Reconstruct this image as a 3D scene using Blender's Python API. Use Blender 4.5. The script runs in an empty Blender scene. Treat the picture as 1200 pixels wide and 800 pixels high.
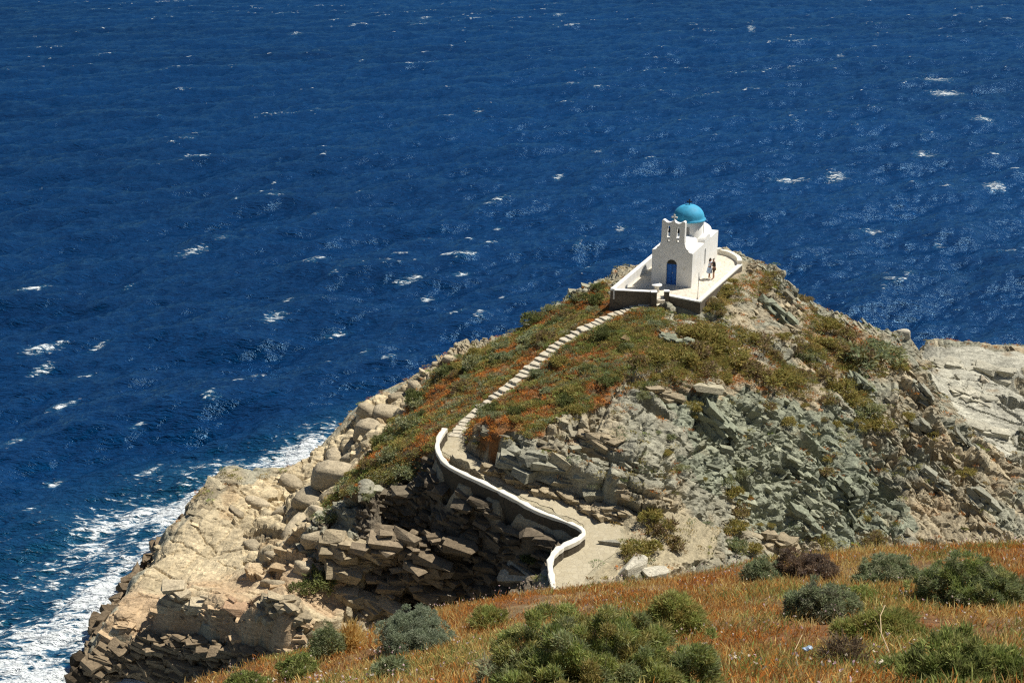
import bpy, bmesh, math, random
import numpy as np
from mathutils import Vector, Matrix
from mathutils.geometry import tessellate_polygon

scene = bpy.context.scene
COL = scene.collection
R = math.radians

# ------------------------------------------------------------------ camera
F_PX, PITCH, ROLL, CAM_H = 1400.0, 20.5, 0.5, 44.0
_p, _r = R(PITCH), R(ROLL)
_d = np.array([0, math.cos(_p), -math.sin(_p)])
_rt0 = np.array([1.0, 0, 0]); _up0 = np.array([0, math.sin(_p), math.cos(_p)])
_rt = _rt0 * math.cos(_r) - _up0 * math.sin(_r)
_up = _up0 * math.cos(_r) + _rt0 * math.sin(_r)
CAMP = np.array([0, 0, CAM_H])
cd = bpy.data.cameras.new('camera')
cd.sensor_fit = 'HORIZONTAL'; cd.sensor_width = 36; cd.lens = 36 * F_PX / 1200
cd.clip_start = 0.2; cd.clip_end = 20000
cam = bpy.data.objects.new('camera', cd); COL.objects.link(cam)
cam.matrix_world = Matrix(((_rt[0], _up[0], -_d[0], 0), (_rt[1], _up[1], -_d[1], 0), (_rt[2], _up[2], -_d[2], CAM_H), (0, 0, 0, 1)))
scene.camera = cam

# ------------------------------------------------------------------ sky, sun, exposure
SUNV = Vector((0.58, 0.25, 1.0)).normalized()
sun_el = math.asin(SUNV.z); sun_az = math.atan2(SUNV.x, SUNV.y)
world = bpy.data.worlds.new('World'); scene.world = world; world.use_nodes = True
wn = world.node_tree; wn.nodes.clear()
sky = wn.nodes.new('ShaderNodeTexSky'); sky.sky_type = 'NISHITA'; sky.sun_disc = False
sky.sun_elevation = sun_el; sky.sun_rotation = sun_az
sky.air_density = 1.0; sky.dust_density = 0.1; sky.ozone_density = 3.0; sky.altitude = 50
bg = wn.nodes.new('ShaderNodeBackground'); bg.inputs['Strength'].default_value = 0.05
wo = wn.nodes.new('ShaderNodeOutputWorld')
wn.links.new(sky.outputs[0], bg.inputs[0]); wn.links.new(bg.outputs[0], wo.inputs[0])
sl = bpy.data.lights.new('sun', 'SUN'); sl.energy = 4.8; sl.angle = R(0.55); sl.color = (1.0, 0.95, 0.86)
so = bpy.data.objects.new('sun', sl); COL.objects.link(so)
so.rotation_euler = SUNV.to_track_quat('Z', 'Y').to_euler(); so.location = (60, 40, 120)
scene.view_settings.view_transform = 'Standard'
scene.view_settings.look = 'None'
scene.view_settings.exposure = 0.38
scene.view_settings.gamma = 1.0
scene.render.engine = 'CYCLES'
scene.cycles.max_bounces = 5
scene.cycles.diffuse_bounces = 3
scene.cycles.use_denoising = False
scene.cycles.filter_width = 1.25
scene.cycles.adaptive_threshold = 0.006
scene.cycles.sample_clamp_indirect = 3.0
scene.cycles.sample_clamp_direct = 1.35

# ------------------------------------------------------------------ general helpers
rng = np.random.default_rng(7)
random.seed(7)
def at(px, py, z):
    v = _d * F_PX + _rt * (px - 600) + _up * (400 - py)
    return CAMP + v * ((z - CAM_H) / v[2])
def behind(px, py, z, dist, dz):
    p = at(px, py, z); h = np.array([p[0], p[1], 0]); h /= np.linalg.norm(h)
    q = p + h * dist; q[2] = z + dz
    return q
def H3(ix, iy, iz, seed):
    h = (ix.astype(np.int64) * 374761393 + iy.astype(np.int64) * 668265263 + iz.astype(np.int64) * 2147483647 + seed * 974634777) & 0xFFFFFFFF
    h = ((h ^ (h >> 13)) * 1274126177) & 0xFFFFFFFF
    h = ((h ^ (h >> 16)) * 2246822519) & 0xFFFFFFFF
    return ((h ^ (h >> 15)) & 0xFFFFFF).astype(np.float32) / 16777216.0
def vnoise(P, seed=0):
    i = np.floor(P); f = (P - i).astype(np.float32); i = i.astype(np.int64)
    f = f * f * f * (f * (f * 6 - 15) + 10)
    x, y, z = i[:, 0], i[:, 1], i[:, 2]; fx, fy, fz = f[:, 0], f[:, 1], f[:, 2]
    out = 0
    for dx in (0, 1):
        wx = fx if dx else 1 - fx
        for dy in (0, 1):
            wy = fy if dy else 1 - fy
            for dz in (0, 1):
                wz = fz if dz else 1 - fz
                out = out + H3(x + dx, y + dy, z + dz, seed) * (wx * wy * wz)
    return out * 2 - 1
def fbm(P, octaves=4, seed=0, gain=0.5, lac=2.03):
    a, s, t = 1.0, 0, 0; Q = P.copy()
    for o in range(octaves):
        s = s + a * vnoise(Q, seed + o * 17); t += a; a *= gain; Q = Q * lac + 11.3
    return s / t
def voro2(u, v, seed):
    iu, iv = np.floor(u).astype(np.int64), np.floor(v).astype(np.int64)
    f1 = np.full(u.shape, 9.0); f2 = np.full(u.shape, 9.0); cid = np.zeros(u.shape)
    z = np.zeros_like(iu)
    for a in (-1, 0, 1):
        for b in (-1, 0, 1):
            cu, cv = iu + a, iv + b
            px = cu + 0.1 + 0.8 * H3(cu, cv, z, seed); py = cv + 0.1 + 0.8 * H3(cu, cv, z, seed + 5)
            d = np.hypot(px - u, py - v)
            near = d < f1
            f2 = np.where(near, f1, np.minimum(f2, d))
            cid = np.where(near, H3(cu, cv, z, seed + 9), cid)
            f1 = np.where(near, d, f1)
    return f1, f2, cid
def sstep(a, b, x):
    t = np.clip((x - a) / (b - a), 0, 1); return t * t * (3 - 2 * t)
def inside(poly, x, y):
    poly = np.asarray(poly); c = np.zeros(x.shape, bool); j = len(poly) - 1
    for i in range(len(poly)):
        xi, yi = poly[i][:2]; xj, yj = poly[j][:2]
        if yi != yj:
            m = ((yi > y) != (yj > y)) & (x < (xj - xi) * (y - yi) / (yj - yi) + xi)
            c ^= m
        j = i
    return c
def seg_dist(line, x, y):
    """distance from points to a polyline, with the arc parameter of the nearest point"""
    best = np.full(x.shape, 1e9); par = np.zeros(x.shape); L = np.asarray(line)
    for i in range(len(L) - 1):
        ax, ay = L[i][:2]; bx, by = L[i + 1][:2]
        dx, dy = bx - ax, by - ay
        t = np.clip(((x - ax) * dx + (y - ay) * dy) / (dx * dx + dy * dy + 1e-12), 0, 1)
        d = np.hypot(x - ax - t * dx, y - ay - t * dy)
        m = d < best
        best = np.where(m, d, best); par = np.where(m, i + t, par)
    return best, par
def resample(pts, step):
    P = np.asarray(pts, float)
    # Catmull-Rom then equal spacing
    Q = np.vstack([2 * P[0] - P[1], P, 2 * P[-1] - P[-2]]); out = []
    for i in range(1, len(Q) - 2):
        for t in np.linspace(0, 1, 16, endpoint=False):
            a, b, c, d = Q[i - 1], Q[i], Q[i + 1], Q[i + 2]
            out.append(0.5 * (2 * b + (c - a) * t + (2 * a - 5 * b + 4 * c - d) * t * t + (3 * b - a - 3 * c + d) * t ** 3))
    out.append(P[-1]); out = np.array(out)
    s = np.r_[0, np.cumsum(np.linalg.norm(np.diff(out[:, :2], axis=0), axis=1))]
    n = max(2, int(s[-1] / step) + 1); u = np.linspace(0, s[-1], n)
    return np.stack([np.interp(u, s, out[:, k]) for k in range(3)], 1)

class RBF:
    def __init__(self, pts, c=0.8, smooth=0.02):
        P = np.asarray(pts, float); self.X = P[:, :2]; self.c = c; n = len(P)
        d = np.sqrt(((self.X[:, None] - self.X[None]) ** 2).sum(-1) + c * c)
        A = np.zeros((n + 3, n + 3)); A[:n, :n] = -d + np.eye(n) * smooth * -1 * -1
        A[:n, n] = 1; A[:n, n + 1:] = self.X / 50; A[n:, :n] = A[:n, n:].T
        b = np.r_[P[:, 2], 0, 0, 0]
        self.w = np.linalg.lstsq(A, b, rcond=None)[0]
    def __call__(self, x, y):
        x = np.asarray(x, float); sh = x.shape; x = x.ravel(); y = np.asarray(y, float).ravel()
        out = np.zeros(x.shape); n = len(self.X)
        for s in range(0, len(x), 20000):
            e = slice(s, s + 20000)
            d = np.sqrt((x[e, None] - self.X[None, :, 0]) ** 2 + (y[e, None] - self.X[None, :, 1]) ** 2 + self.c ** 2)
            out[e] = -d @ self.w[:n] + self.w[n] + x[e] / 50 * self.w[n + 1] + y[e] / 50 * self.w[n + 2]
        return out.reshape(sh)
class Grid:
    def __init__(self, fn, x0, x1, y0, y1, st):
        self.x0, self.y0, self.st = x0, y0, st
        xs = np.arange(x0, x1 + st, st); ys = np.arange(y0, y1 + st, st)
        X, Y = np.meshgrid(xs, ys); self.X, self.Y = X, Y; self.Z = fn(X, Y)
    def __call__(self, x, y):
        x = np.asarray(x, float); y = np.asarray(y, float)
        u = np.clip((x - self.x0) / self.st, 0, self.Z.shape[1] - 1.001); v = np.clip((y - self.y0) / self.st, 0, self.Z.shape[0] - 1.001)
        i = u.astype(int); j = v.astype(int); u = u - i; v = v - j; Z = self.Z
        return (Z[j, i] * (1 - u) + Z[j, i + 1] * u) * (1 - v) + (Z[j + 1, i] * (1 - u) + Z[j + 1, i + 1] * u) * v
def cast(fn, px, py, d0=40.0, d1=170.0, st=0.1):
    v = _d * F_PX + _rt * (px - 600) + _up * (400 - py); v /= np.linalg.norm(v)
    t = np.arange(d0, d1, st); P = CAMP + t[:, None] * v
    below = P[:, 2] < fn(P[:, 0], P[:, 1])
    k = int(np.argmax(below)) if below.any() else len(t) - 1
    return P[k]

# ---- mesh helpers
def mesh_np(name, V, faces_flat, counts, mats=(), smooth=False, attrs=None):
    me = bpy.data.meshes.new(name)
    V = np.asarray(V, np.float32); n = len(counts)
    me.vertices.add(len(V)); me.vertices.foreach_set('co', V.ravel())
    me.loops.add(len(faces_flat)); me.loops.foreach_set('vertex_index', np.asarray(faces_flat, np.int32))
    me.polygons.add(n); st = np.r_[0, np.cumsum(counts)[:-1]].astype(np.int32)
    me.polygons.foreach_set('loop_start', st)
    me.polygons.foreach_set('use_smooth', np.full(n, smooth, bool))
    for a, (ty, data) in (attrs or {}).items():
        at_ = me.attributes.new(a, ty, 'POINT')
        if ty == 'FLOAT': at_.data.foreach_set('value', np.asarray(data, np.float32).ravel())
        else:
            d = np.asarray(data, np.float32)
            if d.shape[1] == 3: d = np.c_[d, np.ones(len(d), np.float32)]
            at_.data.foreach_set('color', d.ravel())
    for m in mats: me.materials.append(m)
    me.update(calc_edges=True); me.validate()
    return me
def link(name, me, parent=None):
    o = bpy.data.objects.new(name, me); COL.objects.link(o)
    if parent is not None: o.parent = parent
    return o
def tag(o, label=None, cat=None, group=None, kind=None):
    if label: o['label'] = label
    if cat: o['category'] = cat
    if group: o['group'] = group
    if kind: o['kind'] = kind
    return o
def empty(name, loc, rz=0.0):
    o = bpy.data.objects.new(name, None); COL.objects.link(o); o.empty_display_size = 0.3
    o.location = loc; o.rotation_euler = (0, 0, rz); return o
def bm_obj(name, bm, mat, parent=None, smooth=False, bevel=0.0, seg=2):
    if bevel > 0:
        bmesh.ops.bevel(bm, geom=[e for e in bm.edges if len(e.link_faces) == 2 and e.calc_face_angle(0) > 0.6], offset=bevel, segments=seg, affect='EDGES', clamp_overlap=True)
    bmesh.ops.recalc_face_normals(bm, faces=bm.faces)
    me = bpy.data.meshes.new(name); bm.to_mesh(me); bm.free()
    if smooth: me.polygons.foreach_set('use_smooth', np.ones(len(me.polygons), bool))
    me.materials.append(mat)
    return link(name, me, parent)
def bm_box(bm, x0, x1, y0, y1, z0, z1):
    v = [bm.verts.new(c) for c in ((x0, y0, z0), (x1, y0, z0), (x1, y1, z0), (x0, y1, z0), (x0, y0, z1), (x1, y0, z1), (x1, y1, z1), (x0, y1, z1))]
    for f in ((0, 3, 2, 1), (4, 5, 6, 7), (0, 1, 5, 4), (1, 2, 6, 5), (2, 3, 7, 6), (3, 0, 4, 7)): bm.faces.new([v[i] for i in f])
def bm_prism(bm, outline, a0, a1, holes=(), place=None):
    """polygon with holes in (u,w), extruded from a0 to a1 along the third axis; place maps (u,a,w) to xyz"""
    place = place or (lambda u, a, w: (u, a, w))
    loops = [list(outline)] + [list(h) for h in holes]
    tri = tessellate_polygon([[Vector((u, w, 0)) for u, w in l] for l in loops])
    flat = [p for l in loops for p in l]
    f0 = [bm.verts.new(place(u, a0, w)) for u, w in flat]; f1 = [bm.verts.new(place(u, a1, w)) for u, w in flat]
    for t in tri:
        try:
            bm.faces.new([f0[i] for i in t]); bm.faces.new([f1[i] for i in reversed(t)])
        except ValueError: pass
    k = 0
    for l in loops:
        n = len(l)
        for i in range(n):
            a, b = k + i, k + (i + 1) % n
            bm.faces.new([f0[a], f0[b], f1[b], f1[a]])
        k += n
def bm_lathe(bm, prof, n, cx=0, cy=0):
    rings = []
    for r, z in prof:
        if r < 1e-5: rings.append([bm.verts.new((cx, cy, z))])
        else: rings.append([bm.verts.new((cx + r * math.cos(2 * math.pi * i / n), cy + r * math.sin(2 * math.pi * i / n), z)) for i in range(n)])
    for a, b in zip(rings, rings[1:]):
        for i in range(n):
            j = (i + 1) % n
            if len(a) == 1 and len(b) == 1: continue
            if len(a) == 1: bm.faces.new([a[0], b[i], b[j]])
            elif len(b) == 1: bm.faces.new([a[i], a[j], b[0]])
            else: bm.faces.new([a[i], a[j], b[j], b[i]])
def bm_tube(bm, pts, radii, n=8):
    pts = [Vector(p) for p in pts]; rings = []
    for i, p in enumerate(pts):
        t = (pts[min(i + 1, len(pts) - 1)] - pts[max(i - 1, 0)]).normalized()
        a = t.orthogonal().normalized() if abs(t.z) < 0.95 else t.cross(Vector((1, 0, 0))).normalized()
        b = t.cross(a); r = radii[i] if hasattr(radii, '__len__') else radii
        rings.append([bm.verts.new(p + a * (r * math.cos(2 * math.pi * k / n)) + b * (r * math.sin(2 * math.pi * k / n))) for k in range(n)])
    for a, b in zip(rings, rings[1:]):
        for k in range(n): bm.faces.new([a[k], a[(k + 1) % n], b[(k + 1) % n], b[k]])
    bm.faces.new(rings[0][::-1]); bm.faces.new(rings[-1])

# ---- materials
class NT:
    def __init__(self, name):
        self.m = bpy.data.materials.new(name); self.m.use_nodes = True; self.t = self.m.node_tree; self.t.nodes.clear()
        self.out = self.n('ShaderNodeOutputMaterial'); self.b = self.n('ShaderNodeBsdfPrincipled'); self.l(self.b.outputs[0], self.out.inputs[0])
    def n(self, ty, **kw):
        o = self.t.nodes.new(ty)
        for k, v in kw.items(): setattr(o, k, v)
        return o
    def l(self, a, b): self.t.links.new(a, b)
    def attr(self, name): return self.n('ShaderNodeAttribute', attribute_name=name)
    def noise(self, scale, detail=4, rough=0.6, vec=None, dist=0.0):
        o = self.n('ShaderNodeTexNoise'); o.inputs['Scale'].default_value = scale; o.inputs['Detail'].default_value = detail; o.inputs['Roughness'].default_value = rough; o.inputs['Distortion'].default_value = dist
        if vec is None: vec = self.pos()
        self.l(vec, o.inputs['Vector']); return o
    def pos(self):
        if not hasattr(self, '_pos'): self._pos = self.n('ShaderNodeNewGeometry').outputs['Position']
        return self._pos
    def objc(self):
        if not hasattr(self, '_oc'): self._oc = self.n('ShaderNodeTexCoord').outputs['Object']
        return self._oc
    def mapr(self, v, a, b, c, d):
        o = self.n('ShaderNodeMapRange'); self.l(v, o.inputs[0])
        for i, q in enumerate((a, b, c, d)): o.inputs[1 + i].default_value = q
        return o.outputs[0]
    def math(self, op, a, b=0.0):
        o = self.n('ShaderNodeMath', operation=op)
        for i, v in enumerate((a, b)):
            if isinstance(v, (int, float)): o.inputs[i].default_value = v
            else: self.l(v, o.inputs[i])
        return o.outputs[0]
    def mix(self, f, a, b, mode='MIX'):
        o = self.n('ShaderNodeMix', data_type='RGBA', blend_type=mode)
        for s, v in ((0, f), (6, a), (7, b)):
            if isinstance(v, (int, float)): o.inputs[s].default_value = v
            elif isinstance(v, tuple): o.inputs[s].default_value = (*v, 1)
            else: self.l(v, o.inputs[s])
        return o.outputs[2]
    def bump(self, h, strength, dist, prev=None):
        o = self.n('ShaderNodeBump'); o.inputs['Strength'].default_value = strength; o.inputs['Distance'].default_value = dist
        self.l(h, o.inputs['Height'])
        if prev is not None: self.l(prev, o.inputs['Normal'])
        return o.outputs[0]
    def base(self, c, rough=0.8, normal=None, spec=0.3):
        if isinstance(c, tuple): self.b.inputs['Base Color'].default_value = (*c, 1)
        else: self.l(c, self.b.inputs['Base Color'])
        self.b.inputs['Roughness'].default_value = rough; self.b.inputs['Specular IOR Level'].default_value = spec
        if normal is not None: self.l(normal, self.b.inputs['Normal'])
        return self.m

def mat_ground():
    k = NT('rock_and_soil'); c = k.attr('col').outputs['Color']; rk = k.attr('rock').outputs['Fac']
    # thin beds: noise squeezed across the bedding plane
    mp = k.n('ShaderNodeMapping'); mp.inputs['Rotation'].default_value = (R(12), R(-24), 0.3); mp.inputs['Scale'].default_value = (0.55, 0.55, 3.2)
    k.l(k.pos(), mp.inputs[0]); n1 = k.noise(2.2, 6, 0.7, mp.outputs[0]); n2 = k.noise(7.0, 5, 0.7); n3 = k.noise(26, 3, 0.7)
    f = k.mapr(n2.outputs[0], 0.3, 0.7, 0.66, 1.3)
    col = k.mix(1.0, c, f, 'MULTIPLY')
    f1 = k.mapr(n1.outputs[0], 0.32, 0.68, 0.72, 1.22); col = k.mix(1.0, col, f1, 'MULTIPLY')
    h = k.math('ADD', k.math('MULTIPLY', n1.outputs[0], 1.0), k.math('ADD', k.math('MULTIPLY', n2.outputs[0], 0.5), k.math('MULTIPLY', n3.outputs[0], 0.22)))
    return k.base(col, 0.9, k.bump(h, 0.65, 0.24), 0.2)
def mat_leaf(name, transl=0.35):
    k = NT(name); c = k.attr('col').outputs['Color']
    k.base(c, 0.7, None, 0.15)
    tr = k.n('ShaderNodeBsdfTranslucent'); k.l(c, tr.inputs[0]); mx = k.n('ShaderNodeMixShader'); mx.inputs[0].default_value = transl
    k.l(k.b.outputs[0], mx.inputs[1]); k.l(tr.outputs[0], mx.inputs[2]); k.l(mx.outputs[0], k.out.inputs[0])
    return k.m
def mat_white(name, c=(0.8, 0.78, 0.73), dirt=0.24):
    k = NT(name); n = k.noise(1.6, 5, 0.65); n2 = k.noise(9, 4, 0.7)
    col = k.mix(k.mapr(n.outputs[0], 0.45, 0.8, 0, dirt * 2), c, (c[0] * .72, c[1] * .68, c[2] * .58))
    col = k.mix(k.mapr(n2.outputs[0], 0.55, 0.8, 0, dirt), col, (0.45, 0.42, 0.36))
    return k.base(col, 0.85, k.bump(n.outputs[0], 0.25, 0.05), 0.2)
def mat_plain(name, c, rough=0.6, var=0.2, sc=6.0, spec=0.3, bump=0.0, metal=0.0):
    k = NT(name); n = k.noise(sc, 4, 0.6, k.objc())
    col = k.mix(k.mapr(n.outputs[0], 0.35, 0.7, 0, 1), tuple(x * (1 - var) for x in c), tuple(min(1, x * (1 + var)) for x in c))
    k.b.inputs['Metallic'].default_value = metal
    return k.base(col, rough, k.bump(n.outputs[0], bump, 0.02) if bump else None, spec)
def mat_paving(name, c=(0.70, 0.64, 0.53), g=(0.34, 0.3, 0.23), sc=2.6):
    k = NT(name); v = k.n('ShaderNodeTexVoronoi', feature='DISTANCE_TO_EDGE'); v.inputs['Scale'].default_value = sc; k.l(k.pos(), v.inputs['Vector'])
    v2 = k.n('ShaderNodeTexVoronoi'); v2.inputs['Scale'].default_value = sc; k.l(k.pos(), v2.inputs['Vector'])
    n = k.noise(3.0, 5, 0.65); sp = k.n('ShaderNodeSeparateColor'); k.l(v2.outputs['Color'], sp.inputs[0])
    a = k.mix(k.mapr(sp.outputs[0], 0, 1, 0, .45), c, (c[0] * .74, c[1] * .72, c[2] * .7))
    a = k.mix(k.mapr(n.outputs[0], .4, .75, 0, .5), a, (c[0] * .7, c[1] * .64, c[2] * .52))
    col = k.mix(k.mapr(v.outputs[0], 0.0, 0.035, 1, 0), a, g)
    h = k.math('ADD', k.mapr(v.outputs[0], 0, .05, 0, 1), k.math('MULTIPLY', n.outputs[0], .8))
    return k.base(col, 0.9, k.bump(h, 0.5, 0.03), 0.2)
M_GROUND = mat_ground()
M_LEAF = mat_leaf('foliage')
M_WHITE = mat_white('whitewash')
M_WALLTOP = mat_white('weathered_whitewash', (0.74, 0.70, 0.60), 0.3)
M_PAVE = mat_paving('terrace_flagstones')
M_PATH = mat_paving('path_stones', (0.46, 0.405, 0.285), (0.38, 0.33, 0.235), 3.4)
M_STONE = mat_paving('dark_rubble_stone', (0.17, 0.145, 0.11), (0.06, 0.05, 0.04), 3.6)
M_WALL_SHADE = mat_paving('shade_darkened_masonry', (0.10, 0.085, 0.062), (0.04, 0.034, 0.028), 3.6)  # parapet body: shade put into the stone colour, darker than the rubble
M_DOME = mat_plain('blue_dome_paint', (0.05, 0.35, 0.55), 0.65, 0.22, 1.6, 0.3, 0.15)
M_DOOR = mat_plain('blue_door_paint', (0.022, 0.13, 0.44), 0.6, 0.3, 5.0)
M_DARK = mat_plain('dark_iron', (0.03, 0.028, 0.025), 0.5, 0.3)
M_GLASS = mat_plain('window_shutter_grey', (0.22, 0.22, 0.21), 0.4, 0.2)
M_SKIN = mat_plain('skin', (0.42, 0.24, 0.16), 0.6, 0.08)
M_HAIR = mat_plain('dark_hair', (0.02, 0.014, 0.01), 0.6, 0.3)

# ------------------------------------------------------------------ terrain control points: picture point and height, turned into places
TZ = 15.5                                   # chapel terrace level
C = []
def add(*pts):
    for p in pts: C.append(at(*p))
def ridge(pts, steps):
    for p in pts:
        C.append(at(*p))
        for dist, dz in steps: C.append(behind(*p, dist, dz))
# western shelf: waterside edge, falling to the water
W_EDGE = [(96, 795, .8), (112, 750, 1.2), (128, 722, 1.5), (150, 685, 1.8), (185, 637, 2.0), (215, 608, 2.1), (240, 585, 2.2), (256, 570, 2.6)]
for p in W_EDGE:
    q = at(*p); C.append(q); C.append(q + np.array([-.6, .2, -p[2] - 1.0])); C.append(q + np.array([-4, 1.5, -p[2] - 4]))
ridge([(290, 561, 2.6), (345, 547, 2.8), (372, 528, 3.0), (385, 515, 3.3), (400, 497, 3.9), (420, 480, 4.4), (445, 466, 5.0), (480, 447, 6.0)], [(1.5, -2.0), (4, -7)])
ridge([(510, 428, 7.5), (540, 410, 9.0), (570, 400, 10), (600, 386, 11), (650, 360, 12.6), (690, 336, 13.6)], [(2, -1.6), (6, -7), (12, -14)])
ridge([(712, 322, 14.2)], [(3, -1.6), (8, -8)])
add((170, 720, 2.8), (250, 640, 3.0), (200, 690, 2.5), (300, 600, 3.2), (280, 690, 3.6), (330, 640, 4.2), (360, 570, 3.7), (350, 690, 4.6), (300, 715, 4.0), (420, 540, 5.0), (400, 610, 5.6), (450, 500, 6.0), (470, 470, 6.6))
for p in [(106, 768, 1.3), (140, 745, 2.2), (200, 735, 3.2), (250, 742, 3.7), (290, 752, 4.0), (330, 765, 4.0)]:
    q = at(*p); C.append(q); C.append(q + np.array([0.0, -.4, -p[2] - .1])); C.append(q + np.array([.4, -4, -p[2] - 3]))
# rock rib below the ridge and the gully
add((365, 640, 6.0), (400, 618, 7.0), (440, 608, 7.6), (500, 605, 8.0), (522, 620, 7.6), (385, 690, 4.2), (430, 690, 3.8), (500, 680, 3.4), (530, 690, 2.6), (430, 715, 3.2), (380, 720, 3.6), (480, 712, 2.4))
add((365, 607, 7.3), (400, 588, 8.0), (440, 572, 8.9), (480, 563, 9.6), (508, 560, 10.1))
add((440, 545, 7.9), (500, 480, 8.8), (520, 450, 9.4), (560, 420, 10.5), (410, 562, 6.9), (430, 520, 6.4), (480, 485, 7.6), (505, 520, 10.0), (470, 520, 8.7), (620, 395, 11.8), (660, 370, 13.0))
# parapet wall along the path: top line
PARA = [(650, 694, 10.2), (646, 672, 10.0), (645, 655, 9.95), (655, 642, 9.9), (675, 632, 9.85), (684, 624, 9.85), (680, 617, 9.9), (660, 608, 10.05), (630, 597, 10.3), (600, 581, 10.6), (570, 566, 10.9), (540, 552, 11.15), (522, 541, 11.3), (513, 526, 11.45), (514, 513, 11.5), (521, 502, 11.55)]
PARA_W = resample([at(*p) for p in PARA], 0.3)
PH = 0.75
PARA_W_V0 = Vector(PARA_W[0])
tan_ = np.gradient(PARA_W, axis=0); tan_[:, 2] = 0; tan_ /= np.linalg.norm(tan_, axis=1)[:, None]
nout = np.stack([-tan_[:, 1], tan_[:, 0], 0 * tan_[:, 0]], 1)      # to the gully side
if nout[len(nout) // 2][0] > 0: nout = -nout
for i in range(0, len(PARA_W), 2):
    p = PARA_W[i]; o = nout[i]; zf = p[2] - PH
    C.append(np.array([p[0], p[1], zf])); C.append(p - o * 1.0 - np.array([0, 0, PH]))
    if i > 22 and i < len(PARA_W) - 8:
        C.append(p + o * 0.45 - np.array([0, 0, PH + .3]))
        C.append(np.r_[(p + o * 1.35)[:2], 5.0]); C.append(np.r_[(p + o * 2.4)[:2], 2.4])
add((560, 690, 2.2), (540, 660, 3.0), (600, 690, 4.2), (622, 690, 7.2), (600, 672, 6.5), (560, 720, 1.8))
# path from the parapet's end up to the terrace
PATH_UP = [(533, 512, 10.75), (548, 493, 10.95), (560, 481, 11.15), (577, 468, 11.5), (595, 455, 11.9), (620, 434, 12.5), (645, 413, 13.1), (665, 398, 13.6), (690, 384, 14.1), (715, 372, 14.5), (742, 361, 14.9), (766, 354, 15.2)]
UP_W = resample([at(*p) for p in PATH_UP], 0.25)
for p in UP_W[::6]: C.append(p)
PATH_LOW = [(662, 700, 9.35), (662, 685, 9.3), (668, 668, 9.2), (684, 652, 9.15), (703, 638, 9.12), (704, 620, 9.15), (690, 606, 9.25), (660, 594, 9.5), (630, 582, 9.75), (598, 566, 10.05), (570, 553, 10.3), (545, 539, 10.5), (530, 527, 10.65), (533, 512, 10.75)]
LOW_W = resample([at(*p) for p in PATH_LOW], 0.25)
# rock face above the path
add((600, 551, 11.2), (640, 565, 11.0), (570, 538, 10.9), (680, 585, 10.5), (735, 612, 9.3), (755, 600, 9.8), (780, 610, 9.5), (720, 640, 9.2), (740, 660, 9.2), (700, 680, 9.4))
add((560, 515, 11.4), (620, 530, 12.0), (655, 520, 12.2), (690, 555, 11.3), (720, 560, 11.1), (750, 575, 10.5), (760, 540, 11.6), (720, 500, 12.7), (700, 470, 13.2), (740, 430, 14.0), (770, 400, 14.5), (740, 385, 14.6), (700, 420, 13.7), (650, 450, 12.8), (600, 490, 12.1), (790, 375, 14.8), (790, 480, 12.2), (640, 490, 12.6), (590, 520, 11.9))
# under and around the terrace
add((716, 352, 14.3), (745, 358, 14.6), (790, 362, 14.8), (822, 362, 14.75), (835, 346, 15.2), (848, 334, 15.3), (860, 320, 15.35), (874, 307, 15.3), (868, 297, 14.9), (845, 350, 14.5))
for p in [(790, 320, 15.3), (830, 310, 15.3), (760, 335, 15.2), (800, 345, 15.2), (850, 305, 15.3)]: add(p)
# eastern crest against the sea
ridge([(872, 303, 14.6), (885, 309, 14.3), (915, 319, 13.8), (930, 340, 12.8), (955, 355, 12.1), (985, 372, 11.2), (1020, 385, 10.2), (1050, 389, 9.4)], [(2.5, -1.0), (7, -6), (14, -15)])
ridge([(1066, 391, 8.6)], [(2.0, -2.4), (6, -6)])
ridge([(1085, 400, 5.0), (1130, 406, 4.3), (1165, 409, 4.0), (1200, 409, 3.8), (1260, 412, 3.4), (1330, 415, 3)], [(1.0, -1.0), (2.5, -4), (7, -9)])
add((1075, 440, 7.6), (1090, 480, 6.6), (1095, 440, 5.0), (1110, 470, 5.1), (1150, 440, 4.6), (1160, 480, 4.6), (1200, 440, 4.7), (1150, 510, 4.0), (1200, 512, 3.4), (1163, 446, 4.8), (1182, 455, 4.8), (1200, 464, 4.7), (1240, 480, 4.5), (1165, 458, 3.4), (1182, 470, 2.9), (1200, 480, 2.8), (1240, 500, 2.6), (1200, 540, 3.2), (1260, 560, 2.5), (1330, 500, 1.5), (1330, 600, 1.2))
# south-east face
add((900, 345, 13.2), (880, 400, 12.7), (940, 385, 11.7), (900, 440, 11.3), (850, 420, 12.9), (820, 440, 12.9), (1000, 430, 9.6), (950, 470, 9.3), (850, 500, 10.9), (800, 500, 11.8), (1050, 460, 8.0), (1100, 525, 5.6), (1000, 500, 7.5), (900, 540, 8.3), (820, 560, 9.5), (950, 560, 6.7), (1050, 560, 5.1), (1150, 570, 3.9), (870, 615, 6.0), (940, 630, 4.2), (1000, 620, 3.9), (1100, 620, 3.0), (1190, 630, 2.4), (800, 640, 8.2), (840, 650, 6.6), (780, 670, 8.6))
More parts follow.
